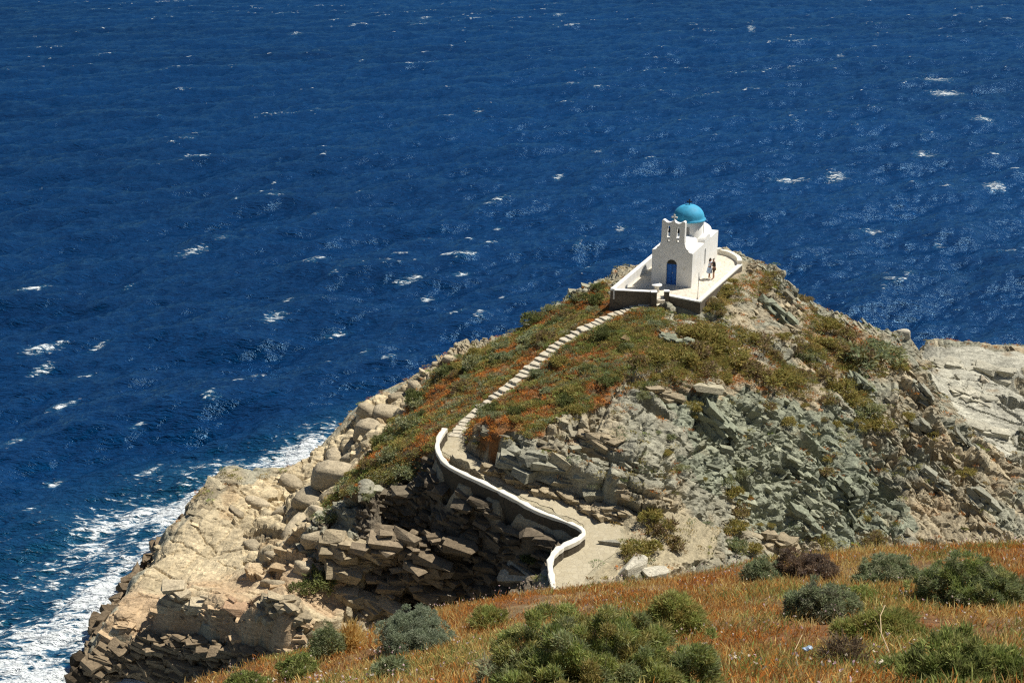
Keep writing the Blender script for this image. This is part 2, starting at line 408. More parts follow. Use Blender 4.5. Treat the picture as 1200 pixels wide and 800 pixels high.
# hidden valley between the headland and the camera's hillside
for x, y, z in [(-30, 44, -4), (-20, 48, -3), (-12, 48, -1), (-5, 50, 1), (0, 50, 4), (3, 51, 6.5), (6, 50, 6.5), (10, 51, 5), (16, 54, 3.5), (24, 58, 2), (34, 60, 1), (48, 64, -1), (60, 70, -3), (64, 90, -3), (66, 110, -4), (-34, 60, -5), (-36, 80, -6), (-34, 100, -7), (-20, 115, -9), (0, 122, -10), (20, 128, -10), (40, 134, -8), (62, 134, -7)]:
    C.append(np.array([x, y, z], float))
base_rbf = RBF(C, 0.5, 0.03)
GX0, GX1, GY0, GY1 = -36.0, 66.0, 42.0, 134.0
ZB = Grid(base_rbf, GX0, GX1, GY0, GY1, 0.4)
def ground(px, py): return cast(ZB, px, py)
def poly(pts):
    out = []
    P = list(pts) + [pts[0]]
    for a, b in zip(P, P[1:]):
        n = max(1, int(math.hypot(b[0] - a[0], b[1] - a[1]) / 12))
        for t in range(n):
            out.append(ground(a[0] + (b[0] - a[0]) * t / n, a[1] + (b[1] - a[1]) * t / n))
    return np.array(out)
PG_RIDGE = poly([(714, 326), (690, 342), (640, 368), (600, 392), (560, 409), (530, 424), (505, 445), (482, 475), (455, 507), (430, 534), (405, 562), (372, 603), (400, 588), (440, 570), (480, 560), (506, 556), (506, 530), (545, 527), (600, 518), (640, 512), (662, 492), (700, 478), (730, 452), (768, 428), (778, 395), (772, 364), (716, 352)])
PG_SCRUB = poly([(775, 378), (815, 372), (870, 392), (925, 425), (960, 440), (960, 460), (890, 462), (835, 446), (790, 458), (740, 470)])
PG_SCRUB2 = poly([(935, 355), (985, 385), (1040, 400), (1058, 430), (1010, 440), (1010, 480), (985, 470), (950, 420)])
PG_SCRUB3 = poly([(840, 318), (890, 312), (915, 340), (890, 352), (845, 362), (822, 368)])
PG_SLAB = poly([(1085, 404), (1199, 412), (1199, 550), (1165, 525), (1135, 500), (1112, 470), (1094, 440)])
PG_SHELF = poly([(100, 790), (128, 724), (188, 640), (245, 585), (345, 549), (385, 517), (445, 468), (482, 449), (484, 476), (430, 534), (372, 603), (345, 640), (420, 700), (330, 765), (250, 745), (110, 762)])
PG_BOULD = poly([(350, 552), (385, 517), (445, 468), (482, 449), (484, 476), (430, 534), (372, 603), (345, 640), (330, 690), (280, 660), (290, 600)])
PG_SAND = poly([(690, 606), (740, 606), (790, 600), (845, 622), (835, 655), (770, 672), (690, 690), (660, 690), (668, 650)])
PG_GREEN = poly([(800, 455), (890, 465), (960, 470), (1010, 490), (1040, 560), (1060, 625), (900, 640), (860, 600), (800, 540), (790, 490)])
TERR = [(715.5, 338), (766, 342), (781, 346), (820, 354.5), (869.5, 305.6), (868, 301), (864, 298), (856, 294), (843.5, 291.4), (805, 292.5), (765, 297)]
TERR_H = [.76, .66, .05, 0, .38, .38, .38, .38, .38, .76, .76]
TERR_W = np.array([at(x, y, TZ + h) - np.array([0, 0, h]) for (x, y), h in zip(TERR, TERR_H)])

# ------------------------------------------------------------------ the headland
def strata(P, nb, L, cell, seed, warp, groove):
    nb = np.array(nb, float); nb /= np.linalg.norm(nb)
    t1 = np.cross(nb, [0.3, 1, 0.1]); t1 /= np.linalg.norm(t1); t2 = np.cross(nb, t1)
    s = P @ nb + warp
    j = vnoise(P * (0.6 / cell), seed + 3) * cell * 0.3; j2 = vnoise(P * (0.6 / cell) + 40, seed + 4) * cell * 0.3
    s = s + 0.12 * L * vnoise(P * (0.7 / cell) + 9, seed + 6)
    k = np.floor(s / L); z = np.zeros_like(k)
    u = P @ t1 + j + H3(k, z, z, seed) * cell * 3; v = P @ t2 + j2 + H3(k, z, z, seed + 1) * cell * 3
    cu, cv = np.floor(u / cell), np.floor(v / cell)
    h = H3(k, cu, cv, seed + 2); h2 = H3(k, cu, cv, seed + 7)
    f = s / L - k; fu = u / cell - cu; fv = v / cell - cv
    e = np.minimum(np.minimum(f, 1 - f) * L, np.minimum(np.minimum(fu, 1 - fu), np.minimum(fv, 1 - fv)) * cell * 0.8)
    g = 1 - sstep(0, groove, e)
    return (h - 0.5) + (fu - 0.5) * (h2 - 0.5) * 0.9 + (f - .35) * 0.25, g, h2
# hollows and undercuts broken out of the slopes
PITS = [(1188, 472, 1.5, .7, 1.9), (1003, 452, 1.1, .7, 1.7), (1062, 440, .8, 1.3, 1.9), (1078, 500, 1.3, .9, 1.9), (1098, 535, 1.1, .8, 1.6), (1068, 540, .8, .6, 1.3), (900, 352, .9, 1.3, 1.8), (915, 372, .8, .9, 1.5), (838, 500, 1.1, .8, 1.6), (985, 580, 1.0, .7, 1.5), (905, 640, 1.2, .8, 2.0), (1035, 575, .8, .6, 1.2), (925, 545, .8, .5, 1.0), (770, 480, 1.3, .6, 1.3), (700, 530, 1.4, .5, 1.1), (655, 545, 1.4, .5, 1.2), (1130, 560, .9, .6, 1.2), (950, 520, .7, .5, .9), (870, 560, .7, .5, .9), (455, 455, .9, .6, 1.0), (310, 625, 1.4, .5, .8), (330, 655, 1.6, .5, .9), (290, 705, 1.6, .45, .9), (395, 610, 1.2, .5, 1.0), (1140, 600, .9, .6, 1.0)]
HD = {}
def build_headland():
    st = 0.10
    xs = np.arange(GX0 + 1, GX1 - 1, st); ys = np.arange(GY0 + 2, GY1 - 2, st)
    X, Y = np.meshgrid(xs, ys); Z = ZB(X, Y)
    def blur(Z):
        A = Z.copy(); A[1:-1] = (Z[:-2] + 2 * Z[1:-1] + Z[2:]) / 4; B = A.copy(); B[:, 1:-1] = (A[:, :-2] + 2 * A[:, 1:-1] + A[:, 2:]) / 4; return B
    for _ in range(4): Z = blur(Z)
    jx = vnoise(np.stack([X.ravel() * .9, Y.ravel() * .9, 0 * X.ravel()], 1), 91).reshape(X.shape); jy = vnoise(np.stack([X.ravel() * 2.1, Y.ravel() * 2.1, 0 * X.ravel() + 5], 1), 92).reshape(X.shape)
    for px, py, ra, rb, dep in PITS:
        p = ground(px, py); dx, dy = X - p[0], Y - p[1]; c, s_ = math.cos(.5), math.sin(.5)
        m = np.abs(dx) + np.abs(dy) < 9
        q = np.hypot((dx * c - dy * s_) / ra, (dx * s_ + dy * c) / rb) + .28 * jx + .2 * jy
        Z = np.where(m, Z - dep * sstep(1.08, .82, q), Z)
    keep = Z > -1.6
    gy, gx = np.gradient(Z, st)
    ny, nx = Z.shape
    idx = -np.ones(Z.size, np.int64); sel = np.flatnonzero(keep.ravel()); idx[sel] = np.arange(len(sel))
    x, y, z = X.ravel()[sel], Y.ravel()[sel], Z.ravel()[sel]
    P = np.stack([x, y, z], 1)
    N = np.stack([-gx.ravel()[sel], -gy.ravel()[sel], np.ones(len(sel))], 1); N /= np.linalg.norm(N, axis=1)[:, None]
    slope = 1 - N[:, 2]
    j1 = fbm(P * 0.55, 3, 21); j2 = fbm(P * 0.55 + 30, 3, 22)
    def zone(pg, amp=0.9): return inside(pg, x + j1 * amp, y + j2 * amp).astype(np.float32)
    grass = zone(PG_RIDGE, 0.8); scrub = np.maximum(np.maximum(zone(PG_SCRUB, 1.6), zone(PG_SCRUB2, 1.6)), zone(PG_SCRUB3, 1.0))
    slab = zone(PG_SLAB, 1.2); shelf = zone(PG_SHELF, 0.8); bould = zone(PG_BOULD, 1.5); sand = zone(PG_SAND, .5); green = zone(PG_GREEN, 2.0)
    dl, pl = seg_dist(LOW_W, x, y); du, pu = seg_dist(UP_W, x, y)
    zl = np.interp(pl, np.arange(len(LOW_W)), LOW_W[:, 2]); zu = np.interp(pu, np.arange(len(UP_W)), UP_W[:, 2])
    halfl = np.interp(pl / len(LOW_W), [0, .25, .4, .5, 1], [1.2, 1.5, 1.3, .85, .8])
    interr = inside(TERR_W, x, y)
    dt, _ = seg_dist(np.vstack([TERR_W, TERR_W[:1]]), x, y); dt = np.where(interr, 0, dt)
    flat = np.maximum(np.maximum(1 - sstep(halfl - .1, halfl + .35, dl), 1 - sstep(.35, .7, du)), 1 - sstep(0.1, 0.8, dt))
    # displacement
    warp = fbm(P * 0.06, 2, 31) * 2.2
    w_r = sstep(12, 24, x) * (1 - shelf); 
    D = np.zeros(len(P)); tone = np.zeros(len(P))
    setA = ((0.16, -0.14, 1.0), (0.62, -0.18, 0.75))
    acc = []
    for nb, sd in zip(setA, (100, 300)):
        a, ga, ha = strata(P, nb, 1.5, 3.2, sd, warp, 0.22)
        b, gb, hb = strata(P, nb, 0.55, 1.25, sd + 20, warp, 0.12)
        c, gc, hc = strata(P, nb, 0.24, 0.55, sd + 40, warp, 0.07)
        acc.append((a * 0.95 - ga * 0.3 + b * 0.5 - gb * 0.2 + c * 0.2 - gc * 0.08, ha * .4 + hb * .35 + hc * .25))
    wr = w_r
    rockD = acc[0][0] * (1 - wr) + acc[1][0] * wr; tone = acc[0][1] * (1 - wr) + acc[1][1] * wr
    soft = fbm(P * 0.8, 4, 55) * 0.35
    patch = sstep(-.25, .35, fbm(P * 0.22, 3, 57))                 # rubble and smoother scree alternate
    rockD = (rockD * 1.2 * (0.45 + 0.75 * patch) + soft * .7) * np.interp(slope, [.38, .62], [1, .3])
    # slab: long cracks
    f1, f2, cid = voro2((x * .8 - y * .55) / 7.5 + j1 * .12, (y * .8 + x * .55) / 2.3 + j2 * .14, 71)
    f1b, f2b, cidb = voro2((x + y * .3) / 1.6 + j1 * .3, (y - x * .3) / 1.0 + j2 * .3, 73)
    slabD = (cid - .5) * .22 - (1 - sstep(0, .05, f2 - f1)) * .22 + (cidb - .5) * .06 - (1 - sstep(0, .06, f2b - f1b)) * .05 + fbm(P * .7, 4, 75) * .25
    # rounded shore boulders
    f1c, f2c, cidc = voro2((x * .85 + y * .5) / 3.3 + j1 * .35, (y * .85 - x * .5) / 2.3 + j2 * .35, 81)
    f1d, f2d, cidd = voro2(x / 1.2 + j1 * .3, y / 1.2 + j2 * .3, 83)
    bouldD = sstep(0.0, .5, f2c - f1c) * 0.7 + (cidc - .5) * .8 + sstep(0, .4, f2d - f1d) * .22 + (cidd - .5) * .2 + rockD * .25 - .5
    shelfD = slabD * .8 + rockD * np.clip(.22 + .9 * sstep(.25, .6, slope), 0, 1) * .8
    D = rockD
    slabD = slabD * np.interp(slope, [.3, .6], [1, .15]); shelfD = shelfD * np.interp(slope, [.3, .6], [1, .2]); bouldD = bouldD * np.interp(slope, [.35, .65], [1, .25])
    D = D * (1 - slab) + (slabD + rockD * .15 + rockD * .25 * sstep(.3, .6, slope)) * slab
    D = D * (1 - shelf) + shelfD * shelf
    D = D * (1 - bould) + bouldD * bould
    veg = np.clip(grass + scrub * .7, 0, 1)
    D = D * (1 - veg) + (fbm(P * .9, 4, 61) * .3 + rockD * .12) * veg
    D = D * (1 - sand * .85) + fbm(P * 2, 3, 63) * .05 * sand
    dp, pp = seg_dist(PARA_W, x, y)
    D *= np.interp(slope, [.5, .75], [1, .3])
    back = ((x > 34) & (y > 96 - .25 * (x - 34))) | (((x < -15) | ((x < -6) & (y > 75))) & (shelf < .5) & (grass < .5)); D = np.where(back, D * .22, D); D = np.clip(D, -1.0, np.where((x > -15) & (x < -5) & (y > 66) & (y < 78), .25, .75))
    D *= (1 - flat) * np.interp(dl, [0, 1.0, 1.9], [0, .3, 1]) * np.interp(dp, [0, .6, 2.0], [0, .1, 1])
    Q = P + N * D[:, None]
    zt = np.where(du < dl, zu, zl)
    pathw = np.maximum(1 - sstep(halfl, halfl + .4, dl), 1 - sstep(.35, .8, du))
    Q[:, 2] = Q[:, 2] * (1 - pathw) + (zt - .03) * pathw
    zp = np.interp(pp, np.arange(len(PARA_W)), PARA_W[:, 2]); Q[:, 2] = np.where(dp < .7, np.minimum(Q[:, 2], zp - PH + .05), Q[:, 2])
    Q[:, 2] = np.where(dt < .05, np.minimum(Q[:, 2], TZ - .3), Q[:, 2])
    # albedo
    def c3(*c): return np.array(c, np.float32)[None]
    nlo = fbm(P * .35, 3, 41)[:, None]; nmid = fbm(P * 1.3, 3, 43)[:, None]; tn = (tone[:, None] - .5)
    tan = c3(.40, .335, .22) * (1 + .5 * tn); grey = c3(.33, .315, .235) * (1 + .5 * tn); grn = c3(.275, .292, .21) * (1 + .6 * tn)
    cream = c3(.58, .475, .30) * (1 + .3 * tn); pale = c3(.455, .435, .345) * (1 + .25 * tn)
    k = lambda m: np.asarray(m, np.float32)[:, None]
    col = tan + (grey - tan) * sstep(-.3, .3, nlo)
    gz = np.clip(k(green) * .9 + .25 * sstep(0, .4, nlo) * k(w_r), 0, 1); col = col + (grn - col) * gz
    col = col + (pale - col) * k(slab); col = col + (cream - col) * k(shelf) * (0.55 + .45 * sstep(-.3, .2, nlo))
    strk = fbm(P * np.array([[.45, 1.9, .6]]) + 4 * j1[:, None], 4, 49)[:, None]; col = col * (1 + .38 * strk * k(np.maximum(shelf, slab)))
    pinkz = k(shelf) * sstep(-.1, .35, nlo + .25) * k(1 - sstep(64, 68, y)); col = col + (c3(.47, .32, .19) - col) * pinkz * .7
    # rusty stain patches
    rust = sstep(.32, .55, fbm(P * .5 + 70, 3, 45))[:, None] * .38
    col = col + (c3(.36, .22, .10) - col) * rust * (1 - k(green) * .6)
    # lichen-dark patches
    lich = sstep(.25, .5, fbm(P * .9 + 50, 3, 47))[:, None] * .45 * (1 - k(shelf) * .6) * (1 - k(slab) * .7); col = col * (1 - lich * .5)
    soil = c3(.24, .115, .045) + (c3(.20, .155, .085) - c3(.24, .115, .045)) * sstep(-.15, .35, nmid)
    col = col + (soil - col) * np.clip(k(grass) + k(scrub) * .55 * sstep(-.2, .3, nmid), 0, 1)
    col = col + (c3(.40, .34, .22) * (1 + .15 * nmid) - col) * k(sand)
    pm = k(np.maximum(1 - sstep(halfl * .8, halfl + .2, dl), 1 - sstep(.38, .72, du + .35 * j2)) > 0.5)
    col = col + (c3(.40, .35, .235) - col) * pm
    gully_shade = k(((dp < 5.5) & (P[:, 2] < 9.3) & (dl > 1.3) & (x < 4.5)).astype(float) * sstep(-.2, .1, 9.0 - P[:, 2] - .8 * j1)); col = col + (c3(.15, .12, .085) * (1 + .4 * tn) - col) * gully_shade * .9  # gully shade painted into the rock colour below the parapet
    wet = k(1 - sstep(.25, 1.0, Q[:, 2] + .35 * nmid[:, 0])); col = col + (c3(.055, .045, .03) - col) * wet
    brown = k((1 - sstep(.9, 1.8, Q[:, 2] + .6 * nlo[:, 0]))) * (1 - wet) * .7; col = col + (c3(.19, .12, .06) - col) * brown
    # faces
    I = idx.reshape(ny, nx); a, b, c, d = I[:-1, :-1], I[:-1, 1:], I[1:, 1:], I[1:, :-1]
    ok = (a >= 0) & (b >= 0) & (c >= 0) & (d >= 0)
    Fc = np.stack([a[ok], b[ok], c[ok], d[ok]], 1)
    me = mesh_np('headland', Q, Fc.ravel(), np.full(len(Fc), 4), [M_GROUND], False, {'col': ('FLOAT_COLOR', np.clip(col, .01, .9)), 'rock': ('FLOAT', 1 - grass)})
    o = link('headland', me); tag(o, 'rocky headland rising from the blue sea', 'headland', kind='structure')
    for nm, arr in (('grass', grass), ('slab', slab), ('shelf', np.maximum(shelf, bould)), ('bould', bould), ('sand', np.maximum(sand, flat)), ('scrub', scrub), ('dl', dl), ('du', du), ('green', green), ('wr', w_r), ('dp', dp), ('back', back.astype(float))): HD[nm] = arr
    HD.update(P=Q, N=N, col=np.clip(col, .01, .9), slope=slope, dt=dt)
    # height lookup on the finished surface
    full = Z.copy().ravel(); full[sel] = Q[:, 2]
    g = Grid.__new__(Grid); g.x0, g.y0, g.st, g.Z = xs[0], ys[0], st, full.reshape(ny, nx)
    return g
ZH = build_headland()
def on_head(px, py): return cast(ZH, px, py, 45, 160, 0.05)

# ------------------------------------------------------------------ the hillside the camera stands on
HC = []
def hpt(px, py, y):
    v = _d * F_PX + _rt * (px - 600) + _up * (400 - py); return CAMP + v * (y / v[1])
H_EDGE = [(170, 835, 12.5), (215, 803, 13), (280, 785, 13.8), (340, 772, 14.5), (430, 745, 15.5), (540, 714, 16.5), (600, 703, 17), (650, 697, 17.4), (760, 692, 17.2), (830, 676, 17), (900, 662, 16.8), (1000, 653, 16.6), (1100, 647, 16.4), (1200, 645, 16), (1300, 645, 15.6)]
for p in H_EDGE:
    q = hpt(*p); HC.append(q)
    h = np.array([q[0], q[1], 0]); h /= np.linalg.norm(h)
    for dist, dz in ((1.5, -1.6), (4, -5), (12, -15), (30, -32)): HC.append(q + h * dist + np.array([0, 0, dz]))
for p in [(700, 800, 6.6), (480, 775, 11.8), (550, 800, 9.2), (900, 800, 7.2), (1200, 800, 6.8), (1000, 720, 11), (800, 740, 10.4), (1150, 720, 10.6), (350, 800, 12), (650, 740, 11.2), (1250, 720, 10.5), (1040, 680, 13.8), (900, 690, 13.6), (560, 740, 13.6), (750, 705, 14.2)]: HC.append(hpt(*p))
for x, y, z in [(0, 0, 42.4), (0, 3, 41.3), (-4, 0, 42.2), (5, 0, 42.6), (5, 4, 41), (-4, 4, 40.3), (0, -8, 45), (-12, -6, 43), (12, -6, 46), (-12, 4, 36), (-18, 8, 26), (-24, 6, 16), (-30, 14, 2), (-20, 22, 8), (-14, 16, 24), (-40, 0, 4), (14, 4, 41.5), (20, 8, 40), (24, 18, 33), (40, 10, 40), (44, 30, 22), (44, -8, 46), (20, 44, 4), (0, 44, 4), (40, 48, 2), (-12, 40, -1), (-30, 34, -4), (-45, 20, -6)]: HC.append(np.array([x, y, z], float))
h_rbf = RBF(HC, 0.8, 0.05)
HG = Grid(h_rbf, -46, 46, -10, 52, 0.5)
def build_hillside():
    xs = np.r_[np.arange(-45, -9, .5), np.arange(-9, 10, .06), np.arange(10, 45, .5)]
    ys = np.r_[np.arange(-9, 4, .3), np.arange(4, 20, .06), np.arange(20, 50, .5)]
    X, Y = np.meshgrid(xs, ys); Z = HG(X, Y); P = np.stack([X.ravel(), Y.ravel(), Z.ravel()], 1)
    n1 = fbm(P * .8, 4, 501); n2 = fbm(P * 4.0, 3, 503)
    P[:, 2] += n1 * .12 + n2 * .03
    m = sstep(-.1, .3, n1)[:, None]; c = np.array([[.20, .10, .042]]) * (1 - m) + np.array([[.23, .155, .075]]) * m
    c = c * (1 + .25 * n2[:, None])
    rocky = sstep(19, 24, np.hypot(P[:, 0], P[:, 1]))[:, None]; c = c * (1 - rocky) + np.array([[.28, .25, .18]]) * rocky
    ny, nx = Z.shape; I = np.arange(ny * nx).reshape(ny, nx)
    Fc = np.stack([I[:-1, :-1], I[:-1, 1:], I[1:, 1:], I[1:, :-1]], -1).reshape(-1, 4)
    o = link('hillside', mesh_np('hillside', P, Fc.ravel(), np.full(len(Fc), 4), [M_GROUND], True, {'col': ('FLOAT_COLOR', c), 'rock': ('FLOAT', np.zeros(len(P)))}))
    tag(o, 'dry hillside in the foreground above the path', 'hillside', kind='structure')
build_hillside()
def on_hill(px, py): return cast(HG, px, py, 2, 45, 0.02)

# ------------------------------------------------------------------ the sea
def fft_tile(n, size, lam, wind, seed, spread=4, iso=.03, tail=3.6):
    r = np.random.default_rng(seed); k = np.fft.fftfreq(n, size / n) * 2 * np.pi; KX, KY = np.meshgrid(k, k)
    K = np.hypot(KX, KY); K[0, 0] = 1; kp = 2 * np.pi / lam
    ca = (KX * wind[0] + KY * wind[1]) / K
    S = np.exp(-1.25 * (kp / K) ** 2) / K ** tail * (np.abs(ca) ** spread * (.9 * (ca > 0) + .1) + iso)
    S[0, 0] = 0
    h = np.fft.fft2((r.normal(size=(n, n)) )) * np.sqrt(S)
    z = np.real(np.fft.ifft2(h)); s = z.std()
    dx = np.real(np.fft.ifft2(-1j * KX / K * h)); dy = np.real(np.fft.ifft2(-1j * KY / K * h))
    return z / s, dx / s, dy / s, size
def tile_at(T, size, x, y):
    n = T.shape[0]; u = (x / size * n) % n; v = (y / size * n) % n; i = np.floor(u).astype(int) % n; j = np.floor(v).astype(int) % n; u = u - np.floor(u); v = v - np.floor(v)
    i1, j1 = (i + 1) % n, (j + 1) % n
    return (T[j, i] * (1 - u) + T[j, i1] * u) * (1 - v) + (T[j1, i] * (1 - u) + T[j1, i1] * u) * v
COAST = [at(px, py, 0) for px, py in [(80, 835), (90, 800), (104, 765), (120, 735), (138, 705), (165, 662), (195, 622), (225, 595), (246, 575), (275, 566), (310, 558), (345, 547), (385, 512), (440, 470)]]
CAPS = [(1095, 94, 22, 5), (980, 207, 15, 5), (290, 270, 7, 4), (228, 297, 16, 6), (262, 284, 9, 3), (395, 385, 16, 4), (322, 375, 15, 7), (540, 322, 12, 4), (727, 268, 8, 6), (172, 550, 18, 8), (660, 284, 9, 4), (318, 213, 4, 3), (1110, 108, 25, 4), (925, 208, 26, 3), (1085, 180, 16, 5), (115, 402, 12, 8), (50, 410, 20, 7), (48, 430, 14, 5), (75, 478, 18, 5), (40, 345, 14, 4), (150, 335, 8, 3), (218, 180, 4, 2), (425, 70, 5, 2), (655, 18, 7, 2), (985, 65, 7, 2), (1150, 143, 14, 3), (560, 130, 8, 2), (880, 35, 6, 3), (655, 205, 8, 4), (585, 265, 8, 3), (430, 415, 10, 4), (480, 325, 18, 4), (500, 345, 12, 4), (340, 355, 8, 4), (590, 350, 5, 3), (1165, 220, 14, 4), (1020, 270, 14, 3), (1100, 285, 8, 3), (100, 440, 14, 5), (160, 500, 10, 5), (20, 520, 12, 6), (60, 560, 12, 5), (35, 600, 9, 5), (500, 20, 9, 2), (350, 40, 9, 2), (1180, 290, 12, 3), (960, 300, 8, 3), (700, 180, 8, 2), (90, 620, 14, 8), (25, 690, 8, 5)]
def build_sea():
    wA = (0.55, -0.83)
    T1 = fft_tile(512, 230.0, 22.0, wA, 1, 4, .03, 4.5); T2 = fft_tile(256, 71.0, 7.0, (.70, -.71), 2, 4); T3 = fft_tile(256, 23.0, 2.6, (.42, -.9), 3, 3)
    Rr = np.r_[np.geomspace(45, 140, 360), np.geomspace(140, 900, 560)[1:], np.geomspace(900, 9000, 30)[1:]]
    A = np.linspace(R(-36), R(36), 900)
    RR, AA = np.meshgrid(Rr, A, indexing='ij'); x = (RR * np.sin(AA)).ravel(); y = (RR * np.cos(AA)).ravel()
    r = RR.ravel()
    h = np.zeros(len(x)); ox = np.zeros(len(x)); oy = np.zeros(len(x))
    for T, amp, fade in ((T1, .42, 3000), (T2, .11, 1600), (T3, .04, 500)):
        w = amp * np.exp(-(r / fade) ** 2)
        h += w * tile_at(T[0], T[3], x, y); ox += w * .35 * tile_at(T[1], T[3], x, y); oy += w * .35 * tile_at(T[2], T[3], x, y)
    dshore, _ = seg_dist(COAST, x, y); 
    V = np.stack([x + ox, y + oy, h], 1)
    # breaking crests and the surf: how much foam the water carries
    crest = tile_at(T2[0], T2[3], x, y) * .6 + tile_at(T1[0], T1[3], x, y) * .75 + .35 * tile_at(T3[0], T3[3], x, y)
    Pn = np.stack([x * .02, y * .02, 0 * x], 1)
    foam = sstep(2.05, 3.0, crest + .8 * vnoise(Pn, 5)) * .5
    for px, py, w, hh in CAPS:
        c = at(px, py, 0); ex = at(px + w, py, 0) - c; ey = at(px, py - hh * .9, 0) - c
        m = np.hypot(x - c[0], y - c[1]) < 4 * max(np.linalg.norm(ex), np.linalg.norm(ey))
        dx = x[m] - c[0]; dy = y[m] - c[1]; n = np.linalg.norm(ex); m2 = np.linalg.norm(ey)
        # a patch of foam stretched along the crest (about 20 degrees off the view's horizontal)
        u = (dx * ex[0] + dy * ex[1]) / n; v = (dx * ey[0] + dy * ey[1]) / m2
        v = v - u * m2 / n * .35
        foam[m] = np.maximum(foam[m], (.54 if w < 12 else .68) * np.exp(-((u / n) ** 2 + (v / m2) ** 2)))
    wide = np.interp(y, [50, 62, 72, 82, 90, 100], [14, 13, 9.5, 6.8, 5.4, 2.0])
    surf = np.exp(-(dshore / wide) ** 1.5) * np.interp(y, [90, 102], [1, 0])
    sw = fbm(np.stack([x * .22, y * .22, 0 * x], 1), 3, 611)
    foam = np.maximum(foam, surf * (.88 + .8 * sw))
    aer = np.clip(np.exp(-(dshore / (wide * 1.5)) ** 1.6) * np.interp(y, [90, 112], [1, 0]) + .35 * foam, 0, 1)
    nr, na = RR.shape; I = np.arange(nr * na).reshape(nr, na)
    Fc = np.stack([I[:-1, :-1], I[1:, :-1], I[1:, 1:], I[:-1, 1:]], -1).reshape(-1, 4)
    k = NT('sea_water')
    fo = k.attr('foam').outputs['Fac']; ae = k.attr('aer').outputs['Fac']
    mp = k.n('ShaderNodeMapping'); mp.inputs['Rotation'].default_value = (0, 0, R(-22)); mp.inputs['Scale'].default_value = (.42, 1.2, 1); k.l(k.pos(), mp.inputs[0])
    n1 = k.noise(1.9, 4, .62, mp.outputs[0], .5); n2 = k.noise(.5, 3, .6, mp.outputs[0], .6); n3 = k.noise(4.2, 2, .6, mp.outputs[0], .4)
    # larger wind-streak patches in the water's own colour
    nbig = k.noise(.012, 3, .5, mp.outputs[0])
    wc = k.mix(k.mapr(nbig.outputs[0], .35, .65, 0, 1), (.0004, .0145, .047), (.0011, .032, .106))
    wc = k.mix(k.mapr(n2.outputs[0], .35, .7, 0, .45), wc, (.002, .048, .145))
    wc = k.mix(k.math('MULTIPLY', ae, .6), wc, (.009, .078, .115))
    t = k.math('ADD', fo, k.math('MULTIPLY', k.math('SUBTRACT', n1.outputs[0], .5), 2.1))
    t = k.math('ADD', t, k.math('MULTIPLY', k.math('SUBTRACT', n3.outputs[0], .5), 1.0))
    teal = k.math('MULTIPLY', k.mapr(t, .2, .6, 0, .5), k.mapr(fo, .1, .4, 0, 1)); wc = k.mix(teal, wc, (.035, .17, .24))
    fm = k.mapr(t, .52, .78, 0, 1); gate = k.mapr(fo, .06, .22, 0, 1); fm = k.math('MULTIPLY', fm, gate)
    col = k.mix(fm, wc, (.78, .82, .82))
    hb = k.math('ADD', k.math('MULTIPLY', n1.outputs[0], 1.0), k.math('ADD', k.math('MULTIPLY', n2.outputs[0], 1.2), k.math('MULTIPLY', n3.outputs[0], .4)))
    nrm = k.bump(hb, 1.0, .95); nrg = k.bump(hb, .5, .3)
    m = k.m; k.t.nodes.remove(k.b)
    df = k.n('ShaderNodeBsdfDiffuse'); k.l(col, df.inputs[0]); k.l(nrm, df.inputs['Normal'])
    gl = k.n('ShaderNodeBsdfGlossy', distribution='BECKMANN'); gl.inputs['Color'].default_value = (.34, .66, 1, 1); gl.inputs["Roughness"].default_value = .14; k.l(nrg, gl.inputs['Normal'])
    fr = k.n('ShaderNodeFresnel'); fr.inputs['IOR'].default_value = 1.33; k.l(nrg, fr.inputs['Normal'])
    ff = k.math('MULTIPLY', k.math('MINIMUM', fr.outputs[0], .42), k.mapr(fm, 0, 1, .9, .05))
    mx = k.n('ShaderNodeMixShader'); k.l(ff, mx.inputs[0]); k.l(df.outputs[0], mx.inputs[1]); k.l(gl.outputs[0], mx.inputs[2]); k.l(mx.outputs[0], k.out.inputs[0])
    o = link('sea', mesh_np('sea', V, Fc.ravel(), np.full(len(Fc), 4), [m], True, {'foam': ('FLOAT', foam), 'aer': ('FLOAT', aer)}))
    tag(o, 'windy deep blue sea with scattered whitecaps', 'sea', kind='structure')
build_sea()

